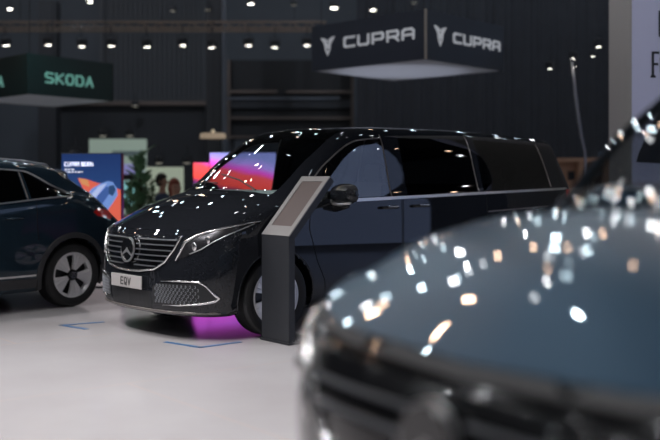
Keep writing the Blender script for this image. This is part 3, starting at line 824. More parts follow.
for v, start, end, flip in ((Vector(lv), 335.5, 0, True), (Vector(rv), 0, 0, False)):
    L = v.length; d = v.normalized()
    n = Vector((d.y, -d.x, 0)) if not flip else Vector((-d.y, d.x, 0))
    if n.y > 0: n = -n
    # running coordinate a goes left to right on the face
    if flip: fn = lambda a, b_, t, L=L, d=d, n=n: d*(L-a)+n*(t+.002)+Vector((0, 0, b_))
    else: fn = lambda a, b_, t, L=L, d=d, n=n: d*a+n*(t+.002)+Vector((0, 0, b_))
    H = zt-zb; bm = bmesh.new()
    if flip:
        emblem(bm, .245, lambda a, b_, t: fn(a+.36, b_+H*.52, t), 0, .02)
        obj('emblem', bm, signwhite, cup); bm = bmesh.new()
        lettering(bm, 'CUPRA', .20, .135, .09, .034, lambda a, b_, t: fn(a+.72, b_+H*.45, t), 0, .02)
    else:
        emblem(bm, .245, lambda a, b_, t: fn(a+.35, b_+H*.52, t), 0, .02)
        obj('emblem', bm, signwhite, cup); bm = bmesh.new()
        lettering(bm, 'CUPRA', .185, .125, .085, .032, lambda a, b_, t: fn(a+.70, b_+H*.44, t), 0, .02)
    obj('lettering', bm, signwhite, cup)

M['sign_green'] = mat('sign_green', (.012, .034, .036), .5, noise=.1, nscale=2)
gletter = mat('green_sign_letters', (.25, .5, .45), .5, emit=(.35, .85, .72), es=.22)
C1 = (W(28, 0, 16).x, 16); zb, zt = W(0, 94, 16).z, W(0, 53, 16).z
lv1 = (-1.45, 1.5, 0); rv1 = (1.03, 1.5, 0)
sk = hanging_sign('green_sign', C1, lv1, rv1, zb, zt, 'dark green hanging sign with pale green lettering at the upper left')
sk.name = 'hanging_sign'
v = Vector(rv1); d = v.normalized(); n = Vector((d.y, -d.x, 0)); n = n if n.y < 0 else -n
bm = bmesh.new(); H = zt-zb
lettering(bm, 'SKODa', .142, .155, .072, .028, lambda a, b_, t: d*(a+.35)+n*(t+.002)+Vector((0, 0, b_+H*.33)), 0, .02)
obj('lettering', bm, gletter, sk)
v = Vector(lv1); d2 = v.normalized(); n2 = Vector((-d2.y, d2.x, 0)); n2 = n2 if n2.y < 0 else -n2
bm = bmesh.new(); lettering(bm, 'SKODa', .165, .155, .085, .030, lambda a, b_, t: d2*(2.02-a)+n2*(t+.002)+Vector((0, 0, b_+H*.28)), 0, .02)
obj('lettering', bm, gletter, sk)
lamp('SPOT', (W(30, 0, 15.2).x, 15.0, 3.7), 14, (.35, 1, .9), .05, rot=(W(42, 0, 16.2).x, 16.2, 3.05), angle=45)
lamp('SPOT', (1.0, 16, .9), 90, (.8, .85, 1), .06, rot=(1.1, 15.8, 3.1), angle=60)

# ------------------------------------------------------------------ truss and hall lamps
tr = empty('truss', (W(160, 0, 19).x, 19, W(0, 31, 19).z)); tag(tr, 'long horizontal lighting truss with zigzag braces below the ceiling', 'truss')
xa, xb = W(-60, 0, 19).x-tr.location.x, W(326, 0, 19).x-tr.location.x; th = .17
trm = mat('truss_metal', (.34, .27, .23), .45, .3)
for dy, dz in ((0, 0), (0, th), (.2, .09)):
    bm = bmesh.new(); tube(bm, [(xa, dy, dz), (xb, dy, dz)], .022, 8); obj('chord', bm, trm, tr, smooth=SM)
bm = bmesh.new(); n = 46
for i in range(n):
    x0 = xa+(xb-xa)*i/n; x1 = xa+(xb-xa)*(i+1)/n
    tube(bm, [(x0, 0, 0 if i % 2 else th), (x1, 0, th if i % 2 else 0)], .009, 6)
    tube(bm, [(x0, 0, 0 if i % 2 else th), (x1, .2, .09)], .007, 6)
obj('bracing', bm, trm, tr)
for x in (xa+1.5, xa+4.2, xb-.6):
    bm = bmesh.new(); tube(bm, [(x, .07, .1), (x, .07, 9.05-tr.location.z)], .008, 6); obj('suspension_wire', bm, steel, tr)

lens = mat('lamp_lens_white', (1, 1, 1), .4, emit=(1, .97, .86), es=14)
def spot_proto():
    root = empty('spotlight'); 
    bm = bmesh.new(); lathe(bm, [(.05, -.13), (.085, -.10), (.092, .0), (.088, 0), (.08, -.02), (.001, -.02), (.001, -.13)], 20, Matrix.Rotation(-PI/2, 4, 'X'))
    obj('housing', bm, steel, root, smooth=SM)
    bm = bmesh.new(); lathe(bm, [(.001, 0), (.05, .012), (.08, 0), (.08, -.014), (.001, -.014)], 20, Matrix.Rotation(-PI/2, 4, 'X'))
    obj('lens', bm, lens, root, smooth=SM)
    bm = bmesh.new(); tube(bm, [(-.10, 0, .04), (-.10, 0, .16), (0, 0, .19), (.10, 0, .16), (.10, 0, .04)], .008, 6); tube(bm, [(0, 0, .19), (0, 0, .36)], .01, 6)
    obj('bracket', bm, steel, root)
    return root
proto = spot_proto(); first = True
spots = [(6, 45, 19), (48.5, 44.5, 19), (82, 46, 19), (111.5, 45.5, 19), (147, 46.5, 19), (183, 45, 19), (212, 47, 19), (248.5, 45, 19), (275, 47, 19), (307, 45, 19)]
names = ['first', 'second', 'third', 'fourth', 'fifth', 'sixth', 'seventh', 'eighth', 'ninth', 'tenth']
hi = [(10, 9, 22), (90, 2, 22), (173, 11, 22), (208, 10, 22), (251, 4, 22), (294, 5, 22), (334, 8, 22), (373, 10, 22), (414, 3, 22)]
lowr = [(550, 68, 15.5), (573, 58, 15.3), (575, 66.5, 17.5), (593, 56, 15.5), (598.5, 46, 16.6)]
lowr_l = ['lit spotlight furthest left of the cluster left of the beige wall', 'lit spotlight at the top of the curved pole, upper of the pair', 'lit spotlight at the top of the curved pole, lower of the pair', 'small lit spotlight just below the big round one beside the beige wall', 'largest round lit spotlight beside the beige wall']
clip = [(75, 158, 14.5), (103, 136, 19.5), (130, 136, 19.5), (159, 163, 18.5), (187, 163, 18.5), (135, 106, 24.5)]
clip_l = ['small dim lamp above the blue lightbox', 'small dim lamp over the pale green wall panel, left one', 'small dim lamp over the pale green wall panel, right one', 'small dim lamp over the low cream panel behind the plants', 'small dim lamp between the cream panel and the red screen', 'small dim lamp on the brown booth beam']
def put(p, lab, grp, sc=1, tilt=(0, 0, 0)):
    global first
    o = proto if first else copy_tree(proto); first = False
    o.location = W(*p); o.scale = (sc,)*3; o.rotation_euler = tilt
    tag(o, lab, 'spotlight', grp); return o
for i, p in enumerate(spots): put(p, f'round lit spotlight hanging under the truss, {names[i]} from the left', 'spotlights hanging under the truss', 1, (.25, 0, 0))
for i, p in enumerate(hi): put(p, f'small lit spotlight above the truss at the top edge, {names[i]} from the left', 'spotlights above the truss', .75 if i not in (6,) else 1, (.1, 0, 0))
for i, p in enumerate(lowr): put(p, lowr_l[i], 'spotlights beside the beige wall', (.8, .7, .5, .6, 1)[i], (.3, 0, 0))
dimlens = mat('lamp_lens_dim', (.5, .5, .45), .4, emit=(.9, .85, .7), es=.35)
for o in [q for q in list(COL.objects) if q.get('group') == 'spotlights above the truss']:
    if any(w_ in o['label'] for w_ in ('third', 'fourth', 'sixth', 'ninth')):
        o['label'] = o['label'].replace('lit spotlight', 'dim spotlight')
        for ch in o.children:
            if ch.name.startswith('lens'): ch.data = ch.data.copy(); ch.data.materials[0] = dimlens
for i, p in enumerate(clip):
    o = put(p, clip_l[i], 'small dim lamps in the far booths', .9, (0, 0, 0))
    for ch in o.children:
        if ch.name.startswith('lens'):
            ch.data = ch.data.copy(); ch.data.materials[0] = dimlens
# curved pole
bm = bmesh.new()
pts = [W(572, 62, 15.6), W(573.5, 75, 15.6), W(575.5, 95, 15.6), W(578.5, 118, 15.6), W(581.5, 136, 15.6), W(585, 152, 15.6)]
pts += [W(588, 200, 15.6), Vector((W(590, 0, 15.6).x, 15.6, 0.0))]
tube(bm, pts, [.012, .02, .026, .026, .022, .02, .02, .02], 8)
cp = obj('curved_pole', bm, mat('pole_silver', (.5, .5, .55), .3, .8), smooth=True); tag(cp, 'thin curved silver pole rising to spotlights in front of the black curtain', 'pole')

# round pendant lamp
pc = W(213, 136, 18); pr = empty('pendant_lamp', pc); tag(pr, 'flat round beige pendant lampshade hanging above the black van bonnet', 'lamp')
bm = bmesh.new(); lathe(bm, [(.001, .05), (.21, .05), (.23, .03), (.235, -.04), (.225, -.04), (.22, .02), (.001, .02)], 40, Matrix.Rotation(PI/2, 4, 'X'))
obj('lamp_shade', bm, mat('shade_wood', (.42, .33, .26), .6, emit=(1, .78, .55), es=.22), pr, smooth=SM)
bm = bmesh.new(); bmesh.ops.create_uvsphere(bm, u_segments=12, v_segments=8, radius=.032, matrix=Matrix.Translation((0, 0, .09))); obj('bulb', bm, mat('bulb', (1, .9, .7), .4, emit=(1, .85, .6), es=.3), pr, smooth=True)
bm = bmesh.new(); tube(bm, [(0, 0, .14), (0, 0, 9.1-pc.z)], .006, 6); obj('cord', bm, steel, pr)

# ------------------------------------------------------------------ LED screen
def screen_mat():
    m, nt, b = nodes('led_picture'); N = nt.nodes; L = nt.links
    tc = N.new('ShaderNodeTexCoord'); sp = N.new('ShaderNodeSeparateXYZ'); L.new(tc.outputs['Object'], sp.inputs[0])
    nz = N.new('ShaderNodeTexNoise'); nz.inputs['Scale'].default_value = 1.4
    mp = N.new('ShaderNodeMapping'); mp.inputs['Scale'].default_value = (1, 1, 3); L.new(tc.outputs['Object'], mp.inputs['Vector']); L.new(mp.outputs[0], nz.inputs['Vector'])
    ma = N.new('ShaderNodeMath'); ma.operation = 'MULTIPLY_ADD'; ma.inputs[1].default_value = .22; L.new(sp.outputs['X'], ma.inputs[0]); L.new(sp.outputs['Z'], ma.inputs[2])
    mb = N.new('ShaderNodeMath'); mb.operation = 'MULTIPLY_ADD'; mb.inputs[1].default_value = .16; L.new(nz.outputs['Fac'], mb.inputs[0]); L.new(ma.outputs[0], mb.inputs[2])
    mr = N.new('ShaderNodeMapRange'); mr.inputs['From Min'].default_value = .08; mr.inputs['From Max'].default_value = 1.75; L.new(mb.outputs[0], mr.inputs['Value'])
    r = N.new('ShaderNodeValToRGB'); L.new(mr.outputs[0], r.inputs[0]); cr = r.color_ramp
    st = [(0, (.10, .12, .9)), (.12, (.75, .08, .85)), (.30, (.9, .10, .8)), (.50, (.35, .12, .75)), (.68, (.10, .02, .12)), (.72, (.85, .07, .05)), (.84, (.90, .09, .10)), (.88, (.80, .08, .65)), (.93, (.45, .30, .85)), (1.0, (.25, .28, .65))]
    cr.elements[0].position = 0; cr.elements[0].color = (*st[0][1], 1); cr.elements[1].position = 1; cr.elements[1].color = (*st[-1][1], 1)
    for p, c in st[1:-1]: e = cr.elements.new(p); e.color = (*c, 1)
    L.new(r.outputs[0], b.inputs['Emission Color']); b.inputs['Emission Strength'].default_value = 1.5
    b.inputs['Base Color'].default_value = (.02, .02, .02, 1); b.inputs['Roughness'].default_value = .4
    return m
D = 14.5; xm = W(242, 0, D).x
ls = empty('video_screen', (xm, D, 0)); tag(ls, 'large video screen glowing red and magenta seen through the black van windshield', 'screen')
led = screen_mat()
for (p0, p1, pt, dy) in ((209.5, 276, 152, 0), (193, 209.2, 162, .01)):
    xa, xb = W(p0, 0, D).x-xm, W(p1, 0, D).x-xm; zt = W(0, pt, D).z
    sc_ = obj('casing', bbox(((xa+xb)/2, .05+dy, (zt+.05)/2), (xb-xa, .08, zt-.05), bev=0), M['black_plastic'], ls)
    obj('display_panel', bbox(((xa+xb)/2, dy, (zt+.08)/2), (xb-xa-.01, .012, zt-.10), bev=0), led, sc_)
bm = bmesh.new(); box(bm, (-.35, .1, .03), (.08, .5, .06)); box(bm, (.35, .1, .03), (.08, .5, .06)); obj('foot', bm, M['black_plastic'], ls)

# ------------------------------------------------------------------ blue lightbox poster
D = 12.3; xa, xb = W(61, 0, D).x, W(121.5, 0, D).x; xm = (xa+xb)/2; zt = W(0, 153, D).z; wd = xb-xa
pb = empty('advertising_lightbox', (xm, D, 0)); tag(pb, 'blue advertising lightbox with white title and a picture of a car on orange', 'lightbox')
em = lambda n_, c, s: mat(n_, c, .5, emit=c, es=s)
obj('cabinet', bbox((0, .08, zt/2), (wd, .14, zt), bev=.01), M['black_plastic'], pb)
def blue_grad():
    m, nt, b = nodes('poster_blue'); N = nt.nodes; L = nt.links
    tc = N.new('ShaderNodeTexCoord'); sp = N.new('ShaderNodeSeparateXYZ'); L.new(tc.outputs['Object'], sp.inputs[0])
    mr = N.new('ShaderNodeMapRange'); mr.inputs['From Min'].default_value = 1.0; mr.inputs['From Max'].default_value = 1.75; L.new(sp.outputs['Z'], mr.inputs['Value'])
    r = N.new('ShaderNodeValToRGB'); L.new(mr.outputs[0], r.inputs[0]); r.color_ramp.elements[0].color = (.03, .09, .28, 1); r.color_ramp.elements[1].color = (.012, .035, .15, 1)
    L.new(r.outputs[0], b.inputs['Emission Color']); L.new(r.outputs[0], b.inputs['Base Color']); b.inputs['Emission Strength'].default_value = .55; return m
face = obj('poster_face', bbox((0, 0, zt/2+.03), (wd-.02, .02, zt-.08), bev=0), blue_grad(), pb)
pf = lambda px, py: ((px-330)/F*D-xm, CH+(YH-py)/F*D)
def print_(nm, pix, m, t):
    bm = bmesh.new(); prism(bm, [pf(*p) for p in pix], lambda a, b_, t_: Vector((a, -.011-t_, b_)), 0, t); return obj(nm, bm, m, face)
print_('orange_print', [(78, 178), (86, 179), (98, 183), (106, 184), (121, 190), (121, 234), (82, 234), (84, 190)], em('poster_orange', (.75, .13, .08), .75), .001)
print_('reflection_base', [(61.5, 238), (121, 238), (121, 286), (61.5, 286)], em('poster_pale', (.5, .45, .46), .45), .001)  # unseen pale glowing base, added so its floor reflection is bright
print_('tan_print', [(79, 178), (88, 180), (90, 187), (82, 184)], em('poster_tan', (.7, .3, .12), .7), .0015)
print_('car_print', [(85, 196), (93, 188), (100, 184), (108, 181), (113, 182), (117, 188), (118, 195), (113, 203), (108, 210), (104, 212), (98, 205), (90, 203)], em('poster_carblue', (.16, .28, .62), .8), .002)
print_('car_shadow_print', [(97, 196), (107, 186), (112, 190), (106, 199), (101, 206), (98, 204)], em('poster_cardark', (.05, .11, .33), .8), .0025)
print_('car_highlight_print', [(89, 197), (99, 186), (107, 183), (103, 189), (95, 199)], em('poster_carlight', (.42, .50, .80), .8), .003)
print_('car_lamp_print', [(109, 186), (114, 185), (116, 190), (113, 196), (109, 194)], em('poster_lamp', (.03, .08, .2), .6), .003)
tw = em('poster_white', (.85, .87, .95), .9)
bm = bmesh.new(); a0, z0 = pf(65, 166); lettering(bm, 'CUPRA BORN', .0245, .044, .0135, .0068, lambda a, b_, t: Vector((a0+a, -.012-t, z0+b_)), 0, .002)
obj('poster_title', bm, tw, face)
for k, (pa, pb_, py) in enumerate(((65, 75, 169.5), (65, 83, 172))):
    bm = bmesh.new(); a, z = pf(pa, py); c, _ = pf(pb_, py)
    x = a
    while x < c:
        w_ = random.uniform(.02, .05); prism(bm, [(x, z-.007), (min(x+w_, c), z-.007), (min(x+w_, c), z+.007), (x, z+.007)], lambda p, q, t: Vector((p, -.012-t, q)), 0, .001); x += w_+.012
    obj('small_print', bm, tw, face)

# ------------------------------------------------------------------ pale exhibition panels
def wallpanel(px0, py0, px1, py1, d, c, es, label):
    r = empty('display_panel', (W((px0+px1)/2, 0, d).x, d, 0)); tag(r, label, 'panel')
    a, q = W(px0, py0, d), W(px1, py1, d); w_ = q.x-a.x
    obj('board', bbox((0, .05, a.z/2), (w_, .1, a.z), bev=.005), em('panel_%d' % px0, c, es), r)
    return r, (lambda px, py: ((px-330)/F*d-r.location.x, CH+(YH-py)/F*d))
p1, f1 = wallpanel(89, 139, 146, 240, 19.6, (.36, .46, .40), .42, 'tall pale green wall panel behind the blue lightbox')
def pprint(r, fnp, nm, rect, c, es, t=.012):
    (a, z1), (b_, z0) = fnp(rect[0], rect[1]), fnp(rect[2], rect[3])
    return obj(nm, bbox(((a+b_)/2, -t/2, (z0+z1)/2), (b_-a, t, z1-z0), bev=0), em(nm+'_m', c, es), r)
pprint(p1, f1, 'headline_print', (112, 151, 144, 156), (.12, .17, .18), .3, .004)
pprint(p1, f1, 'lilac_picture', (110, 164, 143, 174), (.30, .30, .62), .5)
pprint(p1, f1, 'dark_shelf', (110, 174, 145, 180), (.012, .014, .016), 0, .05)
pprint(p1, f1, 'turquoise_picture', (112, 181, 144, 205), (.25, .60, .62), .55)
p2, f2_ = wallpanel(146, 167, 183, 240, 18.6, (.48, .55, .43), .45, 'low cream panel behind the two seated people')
# ------------------------------------------------------------------ plants
def leaf(bm, base, dirv, L, w_):
    d = dirv.normalized(); s = d.cross(Vector((0, 0, 1)));
    if s.length < .05: s = Vector((1, 0, 0))
    s.normalize(); up = s.cross(d)
    prof = [(0, .05), (.2, .75), (.5, 1), (.8, .6), (1, .0)]
    L_, R_, Cc = [], [], []
    for t, k in prof:
        c = base+d*(L*t)-Vector((0, 0, 1))*(L*.25*t*t)
        Cc.append(bm.verts.new(c)); L_.append(bm.verts.new(c+s*w_*k*.5+up*w_*.12)); R_.append(bm.verts.new(c-s*w_*k*.5+up*w_*.12))
    for i in range(len(prof)-1):
        bm.faces.new((Cc[i], Cc[i+1], L_[i+1], L_[i])); bm.faces.new((Cc[i], R_[i], R_[i+1], Cc[i+1]))
green = mat('leaf_green', (.13, .27, .14), .45, noise=.4, nscale=4)
green2 = mat('leaf_pale', (.16, .22, .12), .5, noise=.5, nscale=5)
def plant(px, pyt, d, wid, label, nst, L, lm, name='potted_plant'):
    base = W(px, 0, d); r = empty(name, (base.x, d, 0)); tag(r, label, 'plant')
    H = CH+(YH-pyt)/F*d
    bm = bmesh.new(); lathe(bm, [(.001, 0), (.15, 0), (.19, .36), (.17, .36), (.16, .30), (.001, .30)], 24, Matrix.Rotation(PI/2, 4, 'X')); 
    for v in bm.verts: v.co.z = abs(v.co.z)
    obj('pot', bm, mat('pot_grey', (.2, .2, .2), .6), r, smooth=SM)
    bs, bl = bmesh.new(), bmesh.new(); rnd = random.Random(px)
    for k in range(nst):
        a = 2*PI*k/nst+rnd.random(); top = Vector((wid*.45*math.cos(a)*rnd.random(), wid*.45*math.sin(a)*rnd.random(), H*(1-.04*k if k < 3 else rnd.uniform(.62, .9))))
        foot = Vector((.05*math.cos(a), .05*math.sin(a), .30)); pts = [foot.lerp(top, t)+Vector((0, 0, .0)) for t in (0, .33, .66, 1)]
        tube(bs, pts, [.016, .013, .010, .006], 6)
        n = 9
        for j in range(n):
            t = .25+.75*j/n; p = foot.lerp(top, t); an = j*2.4+k
            leaf(bl, p, Vector((math.cos(an), math.sin(an), .7+.5*t)), L*rnd.uniform(.8, 1.1), L*.45)
    obj('stems', bs, mat('stem', (.08, .07, .04), .7), r); obj('foliage', bl, lm, r, smooth=True)
    return r
plant(140, 149, 16.2, .42, 'tall dark green rubber plant beside the blue lightbox', 6, .34, green)
plant(128, 178, 15.6, .40, 'low leafy dark plant between the lightbox and the tall plant', 5, .22, green)
plant(150.5, 178, 18.15, .26, 'pale green bushy plant to the right of the tall plant', 6, .20, green2)

# ------------------------------------------------------------------ people
def figure(px, py, d, face, label, hair_c, top_c, skin_c, long_hair):
    """seated figure, head centre at px,py"""
    hd = W(px, py, d); r = empty('person', (hd.x, d, 0), face); tag(r, label, 'person')
    zh = hd.z; zs = .46; zn = zh-.17
    me = bpy.data.meshes.new('body')
    V = [(0, 0, zs+.10), (0, 0, zs+.28), (0, 0, zn-.10), (.0, 0, zn), (.015, 0, zh-.07), (.02, 0, zh+.02), (.015, 0, zh+.06)]
    R_ = [.15, .14, .155, .055, .062, .085, .07]
    E = [(0, 1), (1, 2), (2, 3), (3, 4), (4, 5), (5, 6)]
    def chain(root, pts, rs):
        prev = root
        for p, q in zip(pts, rs):
            V.append(p); R_.append(q); E.append((prev, len(V)-1)); prev = len(V)-1
        return prev
    for s in (-1, 1):
        h = chain(2, [(0, s*.17, zn-.10), (.06, s*.22, zn-.36), (.28, s*.14, zn-.34), (.34, s*.12, zn-.32)], [.062, .045, .032, .030])
        for q in range(4): chain(h, [(.40, s*(.135-.02*q), zn-.33), (.43+.006*(q in (1, 2)), s*(.135-.02*q), zn-.35)], [.009, .008])
        chain(h, [(.37, s*.075, zn-.31), (.395, s*.06, zn-.315)], [.010, .009])
        chain(0, [(.08, s*.10, zs+.07), (.45, s*.12, zs+.06), (.48, s*.12, .10), (.50, s*.12, .05), (.62, s*.12, .04)], [.09, .065, .045, .04, .035])
    me.from_pydata([Vector(v) for v in V], E, []); o = bpy.data.objects.new('body', me); COL.objects.link(o); o.parent = r
    md = o.modifiers.new('Skin', 'SKIN'); sk_ = me.skin_vertices[0].data
    for i, q in enumerate(R_): sk_[i].radius = (q, q)
    sk_[0].use_root = True; sk_[1].radius = (.11, .15); sk_[2].radius = (.11, .17)
    sb_ = o.modifiers.new('Sub', 'SUBSURF'); sb_.levels = sb_.render_levels = 2
    top_m = mat('clothes', top_c, .8); skin_m = mat('skin', skin_c, .55)
    # clothing below the neck, skin above: by height, inside one material
    m, nt, b = nodes('figure'); N = nt.nodes; L = nt.links
    tc = N.new('ShaderNodeTexCoord'); sp = N.new('ShaderNodeSeparateXYZ'); L.new(tc.outputs['Object'], sp.inputs[0])
    g = N.new('ShaderNodeMath'); g.operation = 'GREATER_THAN'; g.inputs[1].default_value = zn-.02; L.new(sp.outputs['Z'], g.inputs[0])
    g2 = N.new('ShaderNodeMath'); g2.operation = 'GREATER_THAN'; g2.inputs[1].default_value = .32; L.new(sp.outputs['X'], g2.inputs[0])
    g3 = N.new('ShaderNodeMath'); g3.operation = 'GREATER_THAN'; g3.inputs[1].default_value = zs+.2; L.new(sp.outputs['Z'], g3.inputs[0])
    g4 = N.new('ShaderNodeMath'); g4.operation = 'MULTIPLY'; L.new(g2.outputs[0], g4.inputs[0]); L.new(g3.outputs[0], g4.inputs[1])
    g5 = N.new('ShaderNodeMath'); g5.operation = 'MAXIMUM'; L.new(g.outputs[0], g5.inputs[0]); L.new(g4.outputs[0], g5.inputs[1])
    mx = N.new('ShaderNodeMix'); mx.data_type = 'RGBA'; mx.inputs[6].default_value = (*top_c, 1); mx.inputs[7].default_value = (*skin_c, 1)
    L.new(g5.outputs[0], mx.inputs[0]); L.new(mx.outputs[2], b.inputs['Base Color']); b.inputs['Roughness'].default_value = .7
    me.materials.append(m)
    bm = bmesh.new(); bmesh.ops.create_uvsphere(bm, u_segments=20, v_segments=14, radius=1)
    for v in bm.verts:
        x, y, z = v.co
        k = 1.0
        if long_hair and z < -.1: k = 1.12; z *= 1.9
        x0 = x*.112*k-.012; 
        if x > .35 and z < .35: x0 = .035
        v.co = (x0, y*.098*k, zh+.035+z*.125)
    hr = obj('hair', bm, mat('hair', hair_c, .6), r, smooth=True)
    # face
    bm = bmesh.new(); tube(bm, [(.098, 0, zh+.01), (.120, 0, zh-.025), (.100, 0, zh-.035)], [.006, .012, .006], 8); obj('nose', bm, skin_m, r, smooth=True)
    bm = bmesh.new()
    for s in (-1, 1): bmesh.ops.create_uvsphere(bm, u_segments=8, v_segments=6, radius=.009, matrix=Matrix.Translation((.094, s*.03, zh+.012)))
    obj('eyes', bm, M['plate_text'], r)
    bm = bmesh.new(); tube(bm, [(.088, -.022, zh-.062), (.096, 0, zh-.064), (.088, .022, zh-.062)], .004, 6); obj('mouth', bm, mat('lips', (.3, .08, .07), .5), r)
    bm = bmesh.new()
    for s in (-1, 1): bmesh.ops.create_uvsphere(bm, u_segments=8, v_segments=6, radius=1, matrix=Matrix.Translation((.01, s*.092, zh)) @ Matrix.Diagonal((.018, .008, .03, 1)))
    obj('ears', bm, skin_m, r)
    st = empty('stool', (hd.x, d, 0), face); tag(st, 'small dark stool under the '+('long-haired' if long_hair else 'dark-haired')+' seated person', 'stool')
    bm = bmesh.new(); lathe(bm, [(.001, zs-.07), (.18, zs-.07), (.18, zs-.03), (.001, zs-.03)], 24, Matrix.Rotation(PI/2, 4, 'X'))
    for v in bm.verts: v.co.z = abs(v.co.z)
    obj('seat', bm, M['black_plastic'], st)
    for q in range(4):
        a = PI/4+q*PI/2; bm = bmesh.new(); tube(bm, [(.13*math.cos(a), .13*math.sin(a), zs-.06), (.17*math.cos(a), .17*math.sin(a), .01)], .013, 6); obj('leg', bm, steel, st)
figure(162, 182, 17.2, math.radians(-20), 'dark-haired person in a blue-grey top seated before the cream panel', (.02, .015, .012), (.05, .07, .13), (.5, .28, .2), False)
figure(174.5, 187.5, 16.2, math.radians(300), 'person with long reddish hair seated right of the dark-haired one', (.30, .08, .05), (.25, .10, .09), (.5, .28, .2), True)

# ------------------------------------------------------------------ information stand
wv = Vector((.62, -.785, 0)).normalized(); bv = Vector((.785, .62, 0)).normalized()   # along its width / backwards
O = Vector((-.571, 8.35, 0)); Wd = .39
ks = empty('info_stand', O); tag(ks, 'dark grey information stand with a tilted unlit screen in front of the black van', 'info stand')
kf = lambda a, b_, z: wv*a+bv*b_+Vector((0, 0, z))
kdark = mat('stand_dark', (.022, .024, .029), .5, noise=.1); kgrey = mat('stand_bezel', (.22, .212, .208), .5, .1)
def kprism(nm, prof, a0, a1, m, par, bev=0):      # profile in (back, z), run along the width
    bm = bmesh.new(); prism(bm, prof, lambda p, q, t: kf(t, p, q), a0, a1)
    if bev: bmesh.ops.recalc_face_normals(bm, faces=bm.faces[:]); bmesh.ops.bevel(bm, geom=bm.edges[:], offset=bev, segments=2, affect='EDGES')
    return obj(nm, bm, m, par)
kprism('column', [(0, .02), (0, .885), (.055, .90), (.06, .84), (.06, .02)], 0, Wd, kdark, ks, .003)
t = Vector((.42, .48)).normalized(); nn = Vector((t.y, -t.x))    # tilt direction and depth normal in (back,z)
def tp(u, w_): return (0+t.x*u+nn.x*w_, .88+t.y*u+nn.y*w_)
kprism('tilted_case', [tp(0, .004), tp(.64, .004), tp(.64, .06), tp(.02, .06)], 0, Wd, kdark, ks, .003)
# bezel as a frame of four bars
LN = .64
bz = kprism('bezel', [tp(0, -.004), tp(.085, -.004), tp(.085, .006), tp(0, .006)], 0, Wd, kgrey, ks, 0)
bmx = bmesh.new()
for (u0, u1, a0, a1) in ((0, .10, 0, Wd), (LN-.055, LN, 0, Wd), (.10, LN-.055, 0, .055), (.10, LN-.055, Wd-.055, Wd)):
    prism(bmx, [tp(u0, -.004), tp(u1, -.004), tp(u1, .006), tp(u0, .006)], lambda p, q, tt: kf(tt, p, q), a0, a1)
bmx.to_mesh(bz.data); bmx.free(); bz['label'] = 'light grey bezel'
kprism('screen', [tp(.10, .001), tp(LN-.055, .001), tp(LN-.055, .005), tp(.10, .005)], Wd*0+.055, Wd-.055, mat('stand_screen', (.085, .062, .058), .5), ks)
kprism('base_plate', [(-.01, .004), (-.01, .02), (.34, .02), (.34, .004)], -.01, Wd+.01, kdark, ks)
for a in (.03, Wd-.03):
    bm = bmesh.new(); c = kf(a, .02, 0); tube(bm, [c, c+Vector((0, 0, .006))], .016, 12); obj('foot', bm, M['rubber'], ks)
    bm = bmesh.new(); c = kf(a, .30, 0); tube(bm, [c, c+Vector((0, 0, .006))], .016, 12); obj('foot', bm, M['rubber'], ks)

# ------------------------------------------------------------------ tape marks
tape = mat('blue_tape', (.035, .13, .30), .5)
def tape_mark(pix, label):
    P_ = [Vector(((px-330)/F*1350/(py-YH), 1350/(py-YH), 0)) for px, py in pix]
    bm = bmesh.new(); w_ = .022
    for a, c in ((P_[0], P_[1]), (P_[1], P_[2])):
        d = (c-a).normalized(); s = Vector((-d.y, d.x, 0))*w_
        a2, c2 = (a, c+d*w_) if c is P_[1] else (a-d*w_, c)
        prism(bm, [((a2+s).x, (a2+s).y), ((c2+s).x, (c2+s).y), ((c2-s).x, (c2-s).y), ((a2-s).x, (a2-s).y)], lambda p, q, t_: Vector((p, q, t_)), .0005, .0025)
    tag(obj('tape_mark', bm, tape), label, 'tape mark', 'blue corner marks on the floor')
tape_mark([(104, 322), (62, 325.3), (87, 329.3)], 'blue tape corner mark on the floor between the two wheels at left')
tape_mark([(165, 342), (200, 347.5), (241, 342)], 'blue tape corner mark on the floor below the black van bumper')

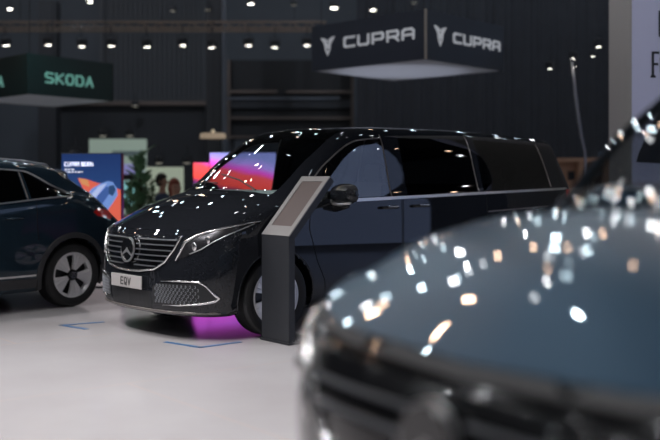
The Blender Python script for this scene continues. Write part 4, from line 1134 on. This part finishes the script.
# ------------------------------------------------------------------ light
rnd = random.Random(11)
WH, CO, OR = (.93, .96, 1), (.70, .90, 1), (1, .66, .45)
for iy, y in enumerate((-3, -.5, 2, 4, 6, 8, 10, 12, 14, 16, 18, 20, 22, 24, 26)):
    for ix in range(19):
        x = -15+ix*1.7+rnd.uniform(-.9, .9)
        z = min(8.8, max(5.0+rnd.uniform(-.8, 3.0), 2.0+.185*(y+1.2)))
        c = rnd.choice([WH, WH, WH, CO, CO, CO, OR, OR]) if y > 4 else WH
        p = (x, y+rnd.uniform(-1.2, 1.2), z); k_ = (ix+iy) % 3
        if -3 < x < 6.5 and -1 < y < 9: k_ = 3
        if k_ == 3: lamp('POINT', p, 2.2, c, .06)
        elif k_ == 0 or y < 1 or (k_ == 1 and y > 9): lamp('POINT', p, rnd.uniform(4, 10), c, rnd.uniform(.04, .065))
        else:
            aim = (rnd.uniform(.9, 2.2), rnd.uniform(2.2, 3.8), 1.0) if k_ == 1 or x > 3 else (rnd.uniform(-2.2, .5), rnd.uniform(8, 10.5), 1.0)
            lamp('SPOT', p, rnd.uniform(12, 26) if k_ == 1 or x > 3 else 14, c, rnd.uniform(.055, .08), rot=aim, angle=34, blend=.7)
for (x, y, tx_, ty_) in ((-4.5, 2.5, -1.6, 4.6), (-6.5, 5, -3.2, 7), (-2.5, 6, -1.6, 6.2), (-7.5, 9, -3.6, 9.6), (-9, 13, -5, 12), (-3.2, 3.2, -1.3, 4.4)):
    lamp('SPOT', (x, y, 7.5), 1020, (1, .97, .98), .12, rot=(tx_, ty_, 0), angle=70, blend=1)
w = bpy.data.worlds.new('hall_air'); SC.world = w; w.use_nodes = True
w.node_tree.nodes['Background'].inputs[0].default_value = (.35, .40, .5, 1); w.node_tree.nodes['Background'].inputs[1].default_value = .03

# unseen spots, added so the foreground bonnet reflects more round highlights
for iy in range(11):
    for ix in range(9):
        p = (-4.2+ix*1.15+rnd.uniform(-.45, .45), 4.0+iy*.95+rnd.uniform(-.4, .4), rnd.uniform(5.6, 8.3))
        lamp('SPOT', p, rnd.choice((6, 12, 22)), rnd.choice([WH, WH, CO, CO, OR, OR]), rnd.uniform(.06, .10), rot=(rnd.uniform(.9, 2.4), rnd.uniform(2.2, 3.8), 1.0), angle=26, blend=.6)
for x in (-12, -5, 2, 9):  # unseen wall wash, added to lift the dark back wall
    lamp('SPOT', (x, 18.5, 8.6), 330, (.86, .92, 1), .12, rot=(x+.5, 28, 3.0), angle=110, blend=1)
# ------------------------------------------------------------------ camera
cam = bpy.data.cameras.new('camera'); co = bpy.data.objects.new('camera', cam); COL.objects.link(co); SC.camera = co
co.location = (0, 0, CH); co.rotation_euler = (PI/2, 0, 0)
cam.sensor_width = 36; cam.lens = F/660*36; cam.shift_y = -(220-YH)/660; cam.clip_start = .05
cam.dof.use_dof = True; cam.dof.focus_distance = 8.4; cam.dof.aperture_fstop = 54.5/62; cam.dof.aperture_blades = 9
SC.view_settings.view_transform = 'Standard'; SC.view_settings.look = 'None'; SC.view_settings.gamma = 1; SC.view_settings.exposure = 0
SC.view_settings.use_curve_mapping = False
